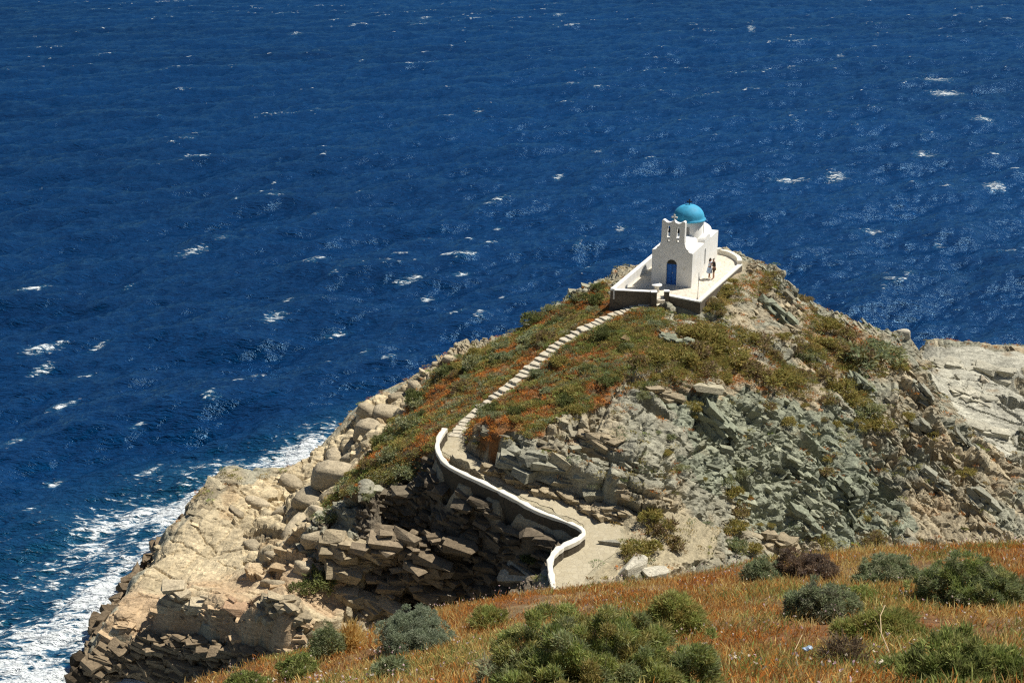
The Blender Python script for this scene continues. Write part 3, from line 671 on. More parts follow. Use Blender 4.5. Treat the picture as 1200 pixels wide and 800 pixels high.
# ------------------------------------------------------------------ terrace
def build_terrace():
    T = empty('chapel_terrace', (0, 0, 0)); tag(T, 'paved terrace with low white walls carrying the chapel', 'terrace')
    P = TERR_W[:, :2]
    bm = bmesh.new(); bm_prism(bm, [tuple(p) for p in P], TZ - .12, TZ, place=lambda u, a, w: (u, w, a)); bm_obj('paving', bm, M_PAVE, T)
    cen = P.mean(0)
    def wall(name, line, th, z0, z1, mat, side_in=True, bevel=.03):
        L = np.asarray(line)[:, :2]; t = np.gradient(L, axis=0); t /= np.linalg.norm(t, axis=1)[:, None]; n = np.stack([-t[:, 1], t[:, 0]], 1)
        if ((cen - L.mean(0)) @ n[len(n) // 2]) < 0: n = -n
        ring = [tuple(p) for p in L] + [tuple(p) for p in (L + n * th)[::-1]]
        bm = bmesh.new(); bm_prism(bm, ring, z0, z1, place=lambda u, a, w: (u, w, a)); return bm_obj(name, bm, mat, T, bevel=bevel)
    # retaining walls of dark rubble, set 3 cm outside the paving edge
    def off(L, d):
        L = np.asarray(L)[:, :2]; t = np.gradient(L, axis=0); t /= np.linalg.norm(t, axis=1)[:, None]; n = np.stack([-t[:, 1], t[:, 0]], 1)
        if ((cen - L.mean(0)) @ n[len(n) // 2]) < 0: n = -n
        return L - n * d
    fl = [P[0], P[1]]; fr = [P[2], P[3]]; rt = [P[3], (P[3] + P[4]) / 2, P[4]]; cv = resample(np.c_[P[4:9], np.zeros(5)], .35)[:, :2]; lf = [P[8], P[9], P[10], P[0]]
    wall('front_wall', off(fl, .05), .4, TZ - 1.6, TZ + .62, M_STONE); wall('coping', off(fl, .07), .40, TZ + .623, TZ + .68, M_WHITE)
    wall('front_wall', off(fr, .05), .35, TZ - 1.3, TZ - .004, M_STONE); wall('coping', off(fr, .07), .42, TZ + .003, TZ + .09, M_WHITE)
    wall('side_wall', off(rt, .05), .35, TZ - 1.6, TZ - .004, M_STONE); wall('coping', off(rt, .07), .36, TZ + .003, TZ + .11, M_WALLTOP)
    wall('curved_parapet', off(cv, .02), .38, TZ - 1.5, TZ + .38, M_WALLTOP)
    wall('left_parapet', off(np.array(lf)[1:], .02), .34, TZ - .05, TZ + .76, M_WHITE); wall('side_wall', off(np.array(lf)[1:], .06), .34, TZ - 1.6, TZ - .06, M_STONE)
    wall('rear_parapet', off(np.array(lf)[:2], .02), .36, TZ - 1.5, TZ + .5, M_WALLTOP)
    # gate piers and landing in the front gap
    for k, (q, hgt, w) in enumerate(((P[1], .70, .42), (P[2], .4, .36))):
        bm = bmesh.new(); bm_box(bm, q[0] - w / 2, q[0] + w / 2, q[1] - w * .8, q[1] + w * .3, TZ - 1.2, TZ + hgt); bm_obj('gate_pier', bm, M_STONE, T, bevel=.03)
        bm = bmesh.new(); bm_box(bm, q[0] - w / 2 - .03, q[0] + w / 2 + .03, q[1] - w * .8 - .03, q[1] + w * .3 + .03, TZ + hgt + .002, TZ + hgt + .06); bm_obj('pier_cap', bm, M_WHITE, T)
    def slab(name, pts, z, th, mat):
        ring = [tuple(at(x, y, z)[:2]) for x, y in pts]
        bm = bmesh.new(); bm_prism(bm, ring, z - th, z, place=lambda u, a, w: (u, w, a)); return bm_obj(name, bm, mat, T, bevel=.02)
    slab('landing', [(747, 354.5), (763, 355), (766, 345), (779, 347), (781, 351.5), (776, 357.5), (748, 356.8)], TZ - .35, .6, M_WALLTOP)
    slab('gate_floor', [(766.5, 343.5), (780, 347), (779, 352), (765, 352)], TZ - .12, .5, M_PAVE)
    slab('footing_slab', [(715, 354), (720, 360), (738, 361), (747, 358.5), (746, 356.5), (718, 355)], TZ - 1.0, .7, M_WALLTOP)
build_terrace()

# ------------------------------------------------------------------ chapel
def build_chapel():
    A = at(763, 331.5, TZ); B = at(810, 337.3, TZ); rz = math.atan2(B[1] - A[1], B[0] - A[0]); w = float(np.linalg.norm(B - A)); L = 7.4; h = 2.72
    G = empty('chapel', (A[0], A[1], TZ), rz); tag(G, 'small whitewashed chapel with turquoise blue dome and twin bell gable', 'chapel')
    c = w / 2
    half = [(0, 0), (0, h), (.16, h + .02), (.34, h + .10), (.36, h + .22), (.5, h + .30), (.6, h + .45), (.68, h + .75), (.70, h + 1.1), (.70, 5.05), (.74, 5.13), (.84, 5.15), (.95, 5.08), (1.08, 4.99), (1.2, 4.96), (1.34, 4.98), (1.46, 5.04), (1.54, 5.11), (c - .05, 5.13)]
    outl = half + [(2 * c - x, z) for x, z in half[::-1]]
    def arch(x, z0, z1, r, n=8): return [(x - r, z0), (x + r, z0)] + [(x + r * math.cos(math.pi * i / n), z1 - r + r * math.sin(math.pi * i / n)) for i in range(n + 1)]
    dx0 = c - .02
    holes = [arch(c - .37, 3.78, 4.72, .135), arch(c + .37, 3.78, 4.72, .135), [(c - .45, 3.44), (c - .27, 3.44), (c - .27, 3.64), (c - .45, 3.64)], [(c + .27, 3.44), (c + .47, 3.44), (c + .47, 3.64), (c + .27, 3.64)]]
    bm = bmesh.new()
    door = arch(dx0, 0.02, 2.08, .42, 12)
    bm_prism(bm, outl, 0, .42, holes + [door]); bm_obj('facade', bm, M_WHITE, G, bevel=.025)
    # nave walls and roof
    bm = bmesh.new(); bm_box(bm, 0, w, .42, L, 0, h); fac = bm_obj('wall', bm, M_WHITE, G, bevel=.03)
    r1, yc = 1.0, 4.15
    def vault(x_or_y, ctr, hw, rise, a0, a1, n=14):
        bm = bmesh.new(); prof = [(ctr - hw, h - .05)] + [(ctr - hw * math.cos(math.pi * i / n), h + rise * math.sin(math.pi * i / n)) for i in range(n + 1)] + [(ctr + hw, h - .05)]
        bm_prism(bm, prof, a0, a1, place=(lambda u, a, z: (u, a, z)) if x_or_y == 'y' else (lambda u, a, z: (a, u, z)))
        return bm_obj('roof_vault', bm, M_WHITE, G, smooth=False)
    vault('y', c, 1.05, .62, .43, L - .02)
    vault('x', yc, .85, .48, -.006, w + .006)
    bm = bmesh.new(); bm_lathe(bm, [(1.22, h - .1), (1.2, 4.3), (1.16, 4.33)], 40, c, yc); bm_obj('drum', bm, M_WHITE, G, smooth=True)
    bm = bmesh.new(); Rr = 1.24
    bm_lathe(bm, [(1.15, 4.26), (1.34, 4.27), (1.36, 4.34), (1.27, 4.40)] + [(Rr * math.cos(a) ** .95, 4.40 + 1.08 * math.sin(a)) for a in np.linspace(.06, math.pi / 2 - .03, 14)] + [(0, 5.485)], 48, c, yc); bm_obj('dome', bm, M_DOME, G, smooth=True)
    def cross(name, x, y, z, s, mat):
        bm = bmesh.new(); t = .05 * s
        bm_box(bm, x - t, x + t, y - t, y + t, z - .1, z + .62 * s); bm_box(bm, x - .24 * s, x - t - .001, y - t, y + t, z + .33 * s, z + .33 * s + 2 * t); bm_box(bm, x + t + .001, x + .24 * s, y - t, y + t, z + .33 * s, z + .33 * s + 2 * t)
        for px, pz in ((x - .24 * s, z + .33 * s + t), (x + .24 * s, z + .33 * s + t), (x, z + .62 * s)): bm_box(bm, px - t * 1.7, px + t * 1.7, y - t * 1.1, y + t * 1.1, pz - t * 1.7, pz + t * 1.7)
        bm_obj(name, bm, mat, G)
    cross('gable_cross', c, .2, 5.11, .7, M_WHITE); cross('dome_cross', c, yc, 5.47, .6, M_DARK)
    # windows of the drum
    for k in range(4):
        a = k * math.pi / 2 + .25; ca, sa = math.cos(a), math.sin(a)
        bm = bmesh.new(); o = arch(0, 3.2, 3.95, .12); bm_prism(bm, o, 1.13, 1.235, place=lambda u, q, z: (c + q * ca - u * sa, yc + q * sa + u * ca, z)); bm_obj('drum_window', bm, M_GLASS, G)
    for s, x0, x1 in (('r', w - .05, w + .015), ('l', -.015, .05)):
        bm = bmesh.new(); bm_prism(bm, arch(yc - .55, .95, 2.2, .15), x0, x1, place=lambda u, a, z: (a, u, z)); bm_obj('side_window', bm, M_GLASS, G)
        bm = bmesh.new(); bm_prism(bm, arch(yc - .55, .85, 2.29, .24), x0 - .01, x1 - .007, place=lambda u, a, z: (a, u, z)); bm_obj('window_surround', bm, M_WHITE, G)
    # door set back in its arched opening
    d = empty('door', (dx0, .16, 0)); d.parent = G
    bm = bmesh.new()
    for s in (-1, 1): bm_box(bm, *(sorted((s * .012, s * .40))), 0, .05, .04, 1.66)
    for s in (-1, 1):
        for z0, z1 in ((.16, .75), (.9, 1.55)): bm_box(bm, *(sorted((s * .09, s * .32))), -.012, .0, z0, z1)
    bm_obj('door_leaf', bm, M_DOOR, d)
    bm = bmesh.new(); fan = [(-.41, 1.67), (.41, 1.67)] + [(.41 * math.cos(t), 1.67 + .40 * math.sin(t)) for t in np.linspace(0, math.pi, 12)]; bm_prism(bm, fan, .02, .05); bm_obj('fanlight', bm, M_DARK, d)
    bm = bmesh.new(); bm_box(bm, .03, .09, -.05, -.013, .98, 1.02); bm_obj('handle', bm, M_WALLTOP, d)
    for s in (-1, 1):   # incised ornament left and right of the door
        bm = bmesh.new(); bm_box(bm, c + s * .98 - .09, c + s * .98 + .09, -.02, -.001, 1.45, 1.5); bm_box(bm, c + s * .98 - .02, c + s * .98 + .02, -.021, -.002, 1.3, 1.62); bm_obj('wall_ornament', bm, M_WALLTOP, G)
    for s in (-1, 1):
        bm = bmesh.new(); x = c + s * .37
        bm_lathe(bm, [(0, 4.50), (.03, 4.50), (.06, 4.44), (.075, 4.30), (.115, 4.20), (.1, 4.195), (0, 4.24)], 16, x, .2); bm_box(bm, x - .13, x + .13, .18, .22, 4.52, 4.56); bm_tube(bm, [(x, .2, 4.2), (x, .2, 4.14)], .02, 6); bm_obj('bell', bm, M_DARK, G)
    return G
build_chapel()

# ------------------------------------------------------------------ parapet wall, path, stairs
def ribbon_wall(name, line, th, ztop, zbot, mat, label, cat):
    L = np.asarray(line); t = np.gradient(L, axis=0); t[:, 2] = 0; t /= np.linalg.norm(t, axis=1)[:, None]; n = np.stack([-t[:, 1], t[:, 0], 0 * t[:, 0]], 1)
    jit = fbm(L * 2.3, 5, 700, .65) * .15
    V = []; prof = [(-.5, 0), (-.5, .88), (-.42, .97), (-.2, 1.0), (.2, 1.0), (.42, .97), (.5, .88), (.5, 0)]
    for i in range(len(L)):
        for u, f in prof:
            q = L[i] + n[i] * (th * u + jit[i] * np.sign(u)); V.append((q[0], q[1], zbot[i] + (ztop[i] + jit[i] * .8 - zbot[i]) * f))
    m = len(prof); Fc = []
    for i in range(len(L) - 1):
        for k in range(m - 1): Fc += [i * m + k, i * m + k + 1, (i + 1) * m + k + 1, (i + 1) * m + k]
    cnt = [4] * (len(Fc) // 4)
    Fc += list(range(m)); cnt.append(m); Fc += list(range((len(L) - 1) * m, len(L) * m))[::-1]; cnt.append(m)
    o = link(name, mesh_np(name, V, Fc, cnt, [mat], False)); return tag(o, label, cat)
pw = empty('parapet_wall', tuple(PARA_W[0])); tag(pw, 'winding white topped parapet wall along the seaward edge of the path', 'wall')
for nm, th, zt, zb, mt in (('wall_body', .25, PARA_W[:, 2] - .12, PARA_W[:, 2] - PH - 1.6, M_WALL_SHADE), ('coping', .30, PARA_W[:, 2], PARA_W[:, 2] - .22, M_WALLTOP)):
    o = ribbon_wall(nm, PARA_W, th, zt, zb, mt, None, None); o.parent = pw; o.matrix_parent_inverse = Matrix.Translation(-PARA_W_V0)
def build_path():
    W = np.interp(np.linspace(0, 1, len(LOW_W)), [0, .2, .35, .5, .6, 1], [.8, 1.15, 1.1, .8, .65, .55])
    t = np.gradient(LOW_W, axis=0); t[:, 2] = 0; t /= np.linalg.norm(t, axis=1)[:, None]; n = np.stack([-t[:, 1], t[:, 0], 0 * t[:, 0]], 1)
    us = np.linspace(-1, 1, 9); V = []
    for i in range(len(LOW_W)):
        for u in us:
            q = LOW_W[i] + n[i] * W[i] * u; V.append((q[0], q[1], q[2] + .02 - .02 * abs(u)))
    V = np.array(V); V[:, :2] += (fbm(V * 1.5, 3, 710)[:, None] * .3) * (np.tile(np.abs(us) > .9, len(LOW_W))[:, None])
    m = len(us); I = np.arange(len(V)).reshape(-1, m); Fc = np.stack([I[:-1, :-1], I[:-1, 1:], I[1:, 1:], I[1:, :-1]], -1).reshape(-1, 4)
    o = link('path', mesh_np('path', V, Fc.ravel(), np.full(len(Fc), 4), [M_PATH], True)); tag(o, 'sandy stone footpath behind the white parapet wall', 'path', kind='structure')
build_path()
def build_stairs():
    G = empty('stone_stairs', tuple(UP_W[0])); tag(G, 'long flight of pale stone steps climbing the grassy ridge to the terrace', 'stairs')
    s = np.r_[0, np.cumsum(np.linalg.norm(np.diff(UP_W[:, :2], axis=0), axis=1))]; tot = s[-1]; pos = 0.0; o0 = UP_W[0]; rr = random.Random(3)
    while pos < tot - .3:
        f = pos / tot; run = .38 + .42 * rr.random(); wd = (.38 if f > .4 else .32) + .14 * rr.random()
        a = np.array([np.interp(pos, s, UP_W[:, k]) for k in range(3)]); b = np.array([np.interp(min(tot, pos + run * (1.0 + .06 * rr.random())), s, UP_W[:, k]) for k in range(3)])
        t = b - a; t[2] = 0; ln = np.linalg.norm(t); t /= ln; n = np.array([-t[1], t[0], 0])
        zt = b[2] + .035 if f > .22 else .5 * (a[2] + b[2]) + .03
        ring = []
        for u, v in ((0, -1), (0, -.3), (0.02, .4), (0, 1), (.5, 1.05), (1, 1), (.98, .3), (1, -.4), (1, -1), (.5, -1.04)):
            q = a + t * ln * (u + .10 * rr.uniform(-1, 1)) + n * wd * (v + .24 * rr.uniform(-1, 1)) - o0; ring.append((q[0], q[1]))
        bm = bmesh.new(); bm_prism(bm, ring, zt - .5 - o0[2], zt - o0[2], place=lambda u, q, w: (u, w, q)); bm_obj('step', bm, M_STEP, G, bevel=.02)
        pos += run
M_STEP = mat_paving('pale_step_stone', (0.58, 0.525, 0.41), (0.40, 0.35, 0.26), 1.9)
build_stairs()

# ------------------------------------------------------------------ angular rock: broken slabs lying on and in the slopes
def rock_protos(n, seed, flat=.45, rnd=0.0):
    r = random.Random(seed); out = []
    for _ in range(n):
        bm = bmesh.new()
        pts = []
        for sx in (-1, 1):
            for sy in (-1, 1):
                for sz in (-1, 1):
                    if r.random() < .85: pts.append((sx * r.uniform(.55, 1), sy * r.uniform(.45, .8), sz * flat * r.uniform(.6, 1)))
        for _ in range(5): pts.append((r.uniform(-1.05, 1.05), r.uniform(-.85, .85), flat * r.choice((-1, 1)) * r.uniform(.3, 1.1)))
        for p in pts: bm.verts.new(p)
        bmesh.ops.convex_hull(bm, input=bm.verts)
        bmesh.ops.delete(bm, geom=[v for v in bm.verts if not v.link_faces], context='VERTS')
        if rnd > 0:
            bmesh.ops.subdivide_edges(bm, edges=bm.edges[:], cuts=2, use_grid_fill=True)
            bmesh.ops.triangulate(bm, faces=bm.faces[:])
            for _ in range(2): bmesh.ops.smooth_vert(bm, verts=bm.verts, factor=rnd, use_axis_x=True, use_axis_y=True, use_axis_z=True)
            for v in bm.verts:
                v.co *= 1 + .07 * math.sin(v.co.x * 7 + v.co.y * 5 + _) * math.cos(v.co.z * 9 + v.co.y * 6)
        else: bmesh.ops.triangulate(bm, faces=bm.faces[:])
        bm.verts.ensure_lookup_table(); bm.verts.index_update()
        out.append((np.array([v.co[:] for v in bm.verts]), np.array([[v.index for v in f.verts] for f in bm.faces]))); bm.free()
    return out
SLABS = rock_protos(30, 5, .38); BOULDERS = rock_protos(12, 9, .75, .5); CHUNKS = rock_protos(16, 11, .62, .12)
def basis(nb, yaw):
    """(n,3,3) frames: columns long axis, short axis, bed normal"""
    nb = nb / np.linalg.norm(nb, axis=1)[:, None]; a = np.cross(nb, np.array([[.25, .97, .1]])); a /= np.linalg.norm(a, axis=1)[:, None]; b = np.cross(nb, a)
    c, s = np.cos(yaw)[:, None], np.sin(yaw)[:, None]
    return np.stack([a * c + b * s, -a * s + b * c, nb], 2)
def scatter_rocks(name, pos, nb, yaw, size, colr, protos, stretch=None, parent=None, seed=1, thick=None, smooth=False):
    r = np.random.default_rng(seed); B = basis(nb, yaw); pick = r.integers(0, len(protos), len(pos)); V, Fs, Cs = [], [], []; off = 0
    for k, (pv, pf) in enumerate(protos):
        sel = np.flatnonzero(pick == k)
        if not len(sel): continue
        sc = np.stack([size[sel] * r.uniform(.8, 1.5, len(sel)), size[sel] * r.uniform(.6, 1.0, len(sel)), size[sel] * (r.uniform(.6, 1.1, len(sel)) if thick is None else thick)], 1)
        v = np.einsum('nij,nkj->nki', B[sel], pv[None] * sc[:, None]) + pos[sel][:, None]
        f = pf[None] + (np.arange(len(sel)) * len(pv))[:, None, None] + off
        V.append(v.reshape(-1, 3)); Fs.append(f.reshape(-1, 3)); Cs.append(np.repeat(colr[sel], len(pv), 0)); off += len(sel) * len(pv)
    V = np.concatenate(V); Fs = np.concatenate(Fs); Cs = np.concatenate(Cs)
    return link(name, mesh_np(name, V, Fs.ravel(), np.full(len(Fs), 3), [M_GROUND], smooth, {'col': ('FLOAT_COLOR', Cs), 'rock': ('FLOAT', np.ones(len(V)))}), parent)
def rubble():
    r = np.random.default_rng(21); P, N = HD['P'], HD['N']
    seen = (P[:, 1] < 118) & (P[:, 2] > .2) & (P[:, 1] > 54)
    rock = (1 - np.clip(HD['grass'] * .985 + HD['scrub'] * .7 + HD['slab'] * .88 + HD['shelf'] * .94 * (1 - .75 * sstep(.18, .38, HD['slope'])) + HD['sand'] * 1.0, 0, 1)) * seen
    rock *= (1 - .95 * HD['back']) * (HD['dt'] > .9) * (HD['dl'] > 1.25) * (HD['du'] > .9) * (HD['dp'] > .9)
    clump = sstep(-.15, .4, fbm(P * .35, 3, 801)); steep = 1 + 5 * sstep(.3, .6, HD['slope'])
    for name, n, lo, hi, sink, cl, sd in (('rock_slabs', 2600, .24, .62, .35, .9, 1), ('broken_stones', 10500, .06, .26, .2, .9, 2), ('ledge_slabs', 120, .7, 1.15, .6, 1.0, 3)):
        w = rock * (cl * clump + (1 - cl)) * steep; w = w / w.sum(); i = r.choice(len(P), n, p=w)
        sz = lo * (hi / lo) ** (r.random(n) ** 1.8); wr = HD['wr'][i][:, None]
        nb = np.array([[.16, -.14, 1.0]]) * (1 - wr) + np.array([[.62, -.18, .75]]) * wr + r.normal(size=(n, 3)) * (.07 if name != 'broken_stones' else .15)
        pos = P[i] - N[i] * (sz * sink * .5)[:, None]
        c = HD['col'][i] * r.uniform(.75, 1.2, (n, 1)) * np.array([[1, .99, .97]])
        o = scatter_rocks(name, pos, nb, r.normal(size=n) * .35, sz, np.clip(c, .02, .8), SLABS, seed=sd)
        tag(o, {'rock_slabs': 'broken angular rock slabs jutting from the steep slopes', 'broken_stones': 'loose angular stones and scree over the bare slopes', 'ledge_slabs': 'large rock ledges layered along the cliffs'}[name], 'rocks', kind='stuff')
rubble()
def gully_wall():
    r = np.random.default_rng(61); n = 420; i = r.integers(14, len(PARA_W) - 6, n); dep = r.random(n) ** .8 * 6.2 + 1.0
    pos = PARA_W[i] + nout[i] * (.35 + .16 * dep + r.uniform(-.15, .25, n))[:, None]; pos[:, 2] -= dep
    nb = np.array([[.16, -.14, 1.0]]) + r.normal(size=(n, 3)) * .1
    c = np.array([[.15, .12, .082]]) * r.uniform(.7, 1.2, (n, 1))  # ledge colour darkened to carry the shade of the gully
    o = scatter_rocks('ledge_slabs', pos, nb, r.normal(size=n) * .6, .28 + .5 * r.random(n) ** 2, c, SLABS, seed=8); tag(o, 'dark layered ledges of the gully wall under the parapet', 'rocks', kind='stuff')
    n = 260; i = r.integers(0, 100, n) / 99.0; L = np.array([at(*p) for p in [(365, 612, 7.0), (400, 592, 7.6), (440, 578, 8.3), (480, 568, 8.9), (508, 562, 9.6), (522, 556, 10.0)]])
    q = np.stack([np.interp(i * 5, np.arange(6), L[:, k]) for k in range(3)], 1); dep = r.random(n) * 2.6; q += np.stack([-.1 * dep, -.28 * dep + r.uniform(-.2, .2, n), -dep], 1)
    o = scatter_rocks('ledge_slabs', q, np.array([[.16, -.14, 1.0]]) + r.normal(size=(n, 3)) * .1, r.normal(size=n) * .6, .25 + .45 * r.random(n) ** 2, np.array([[.17, .14, .095]]) * r.uniform(.7, 1.2, (n, 1)), SLABS, seed=9); tag(o, 'shaded ledges under the lower edge of the grassy ridge', 'rocks', kind='stuff')  # shade under the ridge edge is also put into these ledges' colour
gully_wall()
def shelf_cliff():
    r = np.random.default_rng(63); L = np.array([at(*p) for p in [(104, 772, 1.3), (140, 748, 2.1), (200, 738, 3.0), (250, 745, 3.5), (290, 754, 3.8), (335, 766, 3.8)]]); n = 620; i = r.random(n) * 5
    q = np.stack([np.interp(i, np.arange(6), L[:, k]) for k in range(3)], 1); dep = r.random(n) * (q[:, 2] - .1); q += np.stack([0 * dep, -.12 - .34 * dep + r.uniform(-.4, .15, n), -dep - .1], 1)
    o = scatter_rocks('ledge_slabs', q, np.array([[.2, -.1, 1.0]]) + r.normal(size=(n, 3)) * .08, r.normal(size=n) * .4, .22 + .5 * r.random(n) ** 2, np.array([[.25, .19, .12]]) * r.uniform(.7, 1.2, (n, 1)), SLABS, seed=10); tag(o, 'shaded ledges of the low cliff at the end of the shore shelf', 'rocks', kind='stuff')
    L = np.array([at(*p) for p in [(98, 793, .6), (112, 752, .9), (128, 724, 1.2), (150, 688, 1.4), (185, 640, 1.6), (215, 611, 1.7), (240, 588, 1.8), (256, 573, 2.0)]]); n = 300; i = r.random(n) * 7
    q = np.stack([np.interp(i, np.arange(8), L[:, k]) for k in range(3)], 1); dep = r.random(n) * (q[:, 2] + .2); q += np.stack([-.15 - .2 * dep + r.uniform(-.35, .2, n), .1 * dep, -dep], 1)
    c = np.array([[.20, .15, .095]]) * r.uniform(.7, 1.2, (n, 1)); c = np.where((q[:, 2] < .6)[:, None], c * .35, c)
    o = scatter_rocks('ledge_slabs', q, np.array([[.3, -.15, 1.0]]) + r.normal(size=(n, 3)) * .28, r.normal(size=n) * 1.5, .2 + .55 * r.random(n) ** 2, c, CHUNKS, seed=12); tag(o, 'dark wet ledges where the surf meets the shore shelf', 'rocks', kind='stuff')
shelf_cliff()

def outcrop(px, py, wpx, n, nbv, tint, label, seed, group=None, protos=None, name='rock_outcrop', spread=1.0, th=None, sink=.15):
    n = n * 4 if n > 1 else n
    r = np.random.default_rng(seed); p = on_head(px, py); dep = (p - CAMP) @ _d; W = wpx * dep / F_PX
    pos = np.zeros((n, 3)); u = r.uniform(-.5, .5, n) * W * .7; nb0 = np.array(nbv, float); nb0 /= np.linalg.norm(nb0)
    a = np.cross(nb0, [.25, .97, .1]); a /= np.linalg.norm(a)
    lay = np.arange(n) / max(1, n - 1)
    pos += a * u[:, None] + nb0 * ((lay - .35) * W * .45 * spread)[:, None] + np.array([0, -.12, 0]) * (r.random(n) * W)[:, None]
    sz = W * r.uniform(.10, .36, n) * (1 - .35 * lay)
    if n == 1: pos *= 0; sz = np.array([W * .5])
    else: th = .75
    pos[:, 2] -= sink * W
    c = np.array([tint]) * r.uniform(.8, 1.15, (n, 1))
    o = scatter_rocks(name, pos, np.repeat(nb0[None], n, 0) + r.normal(size=(n, 3)) * .08, r.normal(size=n) * .5, sz, c, protos or SLABS, seed=seed, thick=th, smooth=protos is BOULDERS)
    o.location = tuple(p); return tag(o, label, 'rock', group)
E_, W_ = (.62, -.18, .75), (.16, -.14, 1.0)
BASEL = [(575, 552), (612, 566), (648, 580), (682, 592), (722, 602)]
GRN, TAN, CRM, GRY = (.255, .27, .19), (.38, .31, .2), (.48, .40, .27), (.30, .29, .22)
for a in [(905, 368, 60, 16, E_, GRN, 'big dark layered outcrop under the skyline right of the terrace'), (838, 492, 62, 12, E_, GRN, 'green grey slab outcrop at the upper left of the bare scree face'), (1003, 448, 52, 12, E_, GRN, 'dark overhanging outcrop beside the olive shrubs on the eastern crest'), (1082, 508, 60, 14, E_, GRY, 'stack of dark ledges above the pale slab by the sea'), (1068, 452, 44, 10, E_, GRY, 'dark broken outcrop on the crest above the pale slab'), (983, 566, 56, 12, E_, GRN, 'jagged green outcrop midway down the scree face'), (1090, 560, 50, 10, E_, GRY, 'grey slab pile low on the eastern face'), (905, 632, 60, 10, W_, TAN, 'tan undercut ledge at the foot of the scree face'), (775, 462, 44, 10, W_, TAN, 'layered rock knob below the orange saddle'), (700, 515, 60, 10, W_, TAN, 'thin bedded ledge above the path at the ridge edge'), (620, 535, 70, 9, W_, GRY, 'dark ledge directly above the inner edge of the path'), (700, 600, 70, 9, W_, TAN, 'low ledge overhanging the widest part of the path'), (790, 400, 50, 9, W_, GRN, 'pale green outcrop just below the front of the terrace'), (1150, 590, 60, 10, E_, GRY, 'long grey ledges at the right end of the foreground grass'), (1130, 520, 40, 8, E_, GRY, 'small dark ledge pile beside the smooth pale slab'), (940, 610, 50, 10, E_, GRN, 'green slab cluster above the foreground grass')]:
    outcrop(*a, seed=int(a[0]))
for (px, py), wd in zip(BASEL, ('first', 'second', 'third', 'fourth', 'last')):
    outcrop(px, py, 56, 8, W_, TAN, wd + ' run of thin ledges lining the inner edge of the path down from the steps', int(px), th=.6)
for a in [(470, 650, 85, 12, W_, (.34, .25, .15), 'rust stained rock buttress beside the dark gully'), (410, 640, 80, 11, W_, TAN, 'tan buttress below the left end of the grassy ridge'), (430, 705, 90, 10, W_, TAN, 'lit tan ledges at the foot of the gully'), (490, 600, 60, 8, W_, GRY, 'grey ledge under the edge of the grassy ridge'), (330, 705, 60, 7, W_, TAN, 'tan slab pile on the shore shelf beside the dark bush'), (225, 700, 70, 6, W_, CRM, 'low cream ledge near the end of the shore shelf'), (285, 712, 60, 6, W_, (.42, .28, .17), 'pinkish ledge near the front edge of the shore shelf')]:
    outcrop(*a, seed=int(a[0]), th=None)
for a in [(612, 676, 58, 'large cracked pale boulder below the bend of the parapet wall'), (716, 637, 20, 'small dark boulder standing on the sandy path'), (738, 668, 40, 'whitish boulder where the path meets the foreground grass'), (770, 676, 34, 'whitish flat boulder right of the path entrance'), (1058, 390, 22, 'single boulder perched on the eastern skyline')]:
    outcrop(a[0], a[1], a[2], 1, (.1, -.1, 1), (.30, .28, .22) if 'dark' in a[3] else (.50, .46, .36), a[3], int(a[0]), protos=BOULDERS if a[0] == 1058 else CHUNKS, name='boulder', th=None, sink=.12 if a[0] == 1058 else -.02)
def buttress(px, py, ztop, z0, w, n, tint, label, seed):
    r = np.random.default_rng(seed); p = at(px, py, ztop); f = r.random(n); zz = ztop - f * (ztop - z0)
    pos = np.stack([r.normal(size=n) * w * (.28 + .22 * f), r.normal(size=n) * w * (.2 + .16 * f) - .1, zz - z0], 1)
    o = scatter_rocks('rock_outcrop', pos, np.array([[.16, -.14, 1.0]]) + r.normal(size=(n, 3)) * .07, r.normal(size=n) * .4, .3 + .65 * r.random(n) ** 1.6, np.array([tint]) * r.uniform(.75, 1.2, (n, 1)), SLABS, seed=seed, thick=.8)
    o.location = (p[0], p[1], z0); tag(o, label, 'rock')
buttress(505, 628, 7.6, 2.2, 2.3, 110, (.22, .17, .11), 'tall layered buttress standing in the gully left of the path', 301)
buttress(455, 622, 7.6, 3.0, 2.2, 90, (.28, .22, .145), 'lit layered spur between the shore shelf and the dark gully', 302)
buttress(535, 668, 4.6, 1.8, 1.8, 60, (.19, .145, .095), 'low rust brown ledges on the gully floor', 303)
for a in [(1115, 428, 60, 5, 'upper pale ledge on the slab by the sea'), (1165, 432, 66, 5, 'pale ledge nearest the right edge on the seaside slab'), (1140, 462, 56, 5, 'pale broken ledge in the middle of the seaside slab'), (1150, 500, 54, 5, 'lower pale ledge below the dark undercut of the slab')]:
    outcrop(a[0], a[1], a[2], a[3], (.1, -.2, 1), (.46, .43, .33), a[4], a[0], sink=.06, spread=.35)
k = 0
for px, py, w in [(362, 585, 46), (400, 560, 52), (350, 618, 40), (330, 600, 38), (372, 630, 44), (298, 640, 34), (432, 505, 44), (410, 530, 46), (455, 486, 40), (390, 535, 36), (470, 466, 34), (430, 480, 32), (486, 452, 26), (497, 440, 24), (512, 429, 20), (340, 566, 38), (375, 600, 36), (300, 590, 30), (320, 650, 34), (540, 412, 16), (525, 420, 18), (276, 600, 26), (355, 665, 34), (318, 682, 30)]:
    outcrop(px, py, w, 1, (.2, -.1, 1), np.array(CRM) * random.uniform(.85, 1.1), 'rounded cream boulder among the rocks along the western shore', 900 + k, 'cream boulders along the western shore', BOULDERS, 'boulder', sink=.05); k += 1

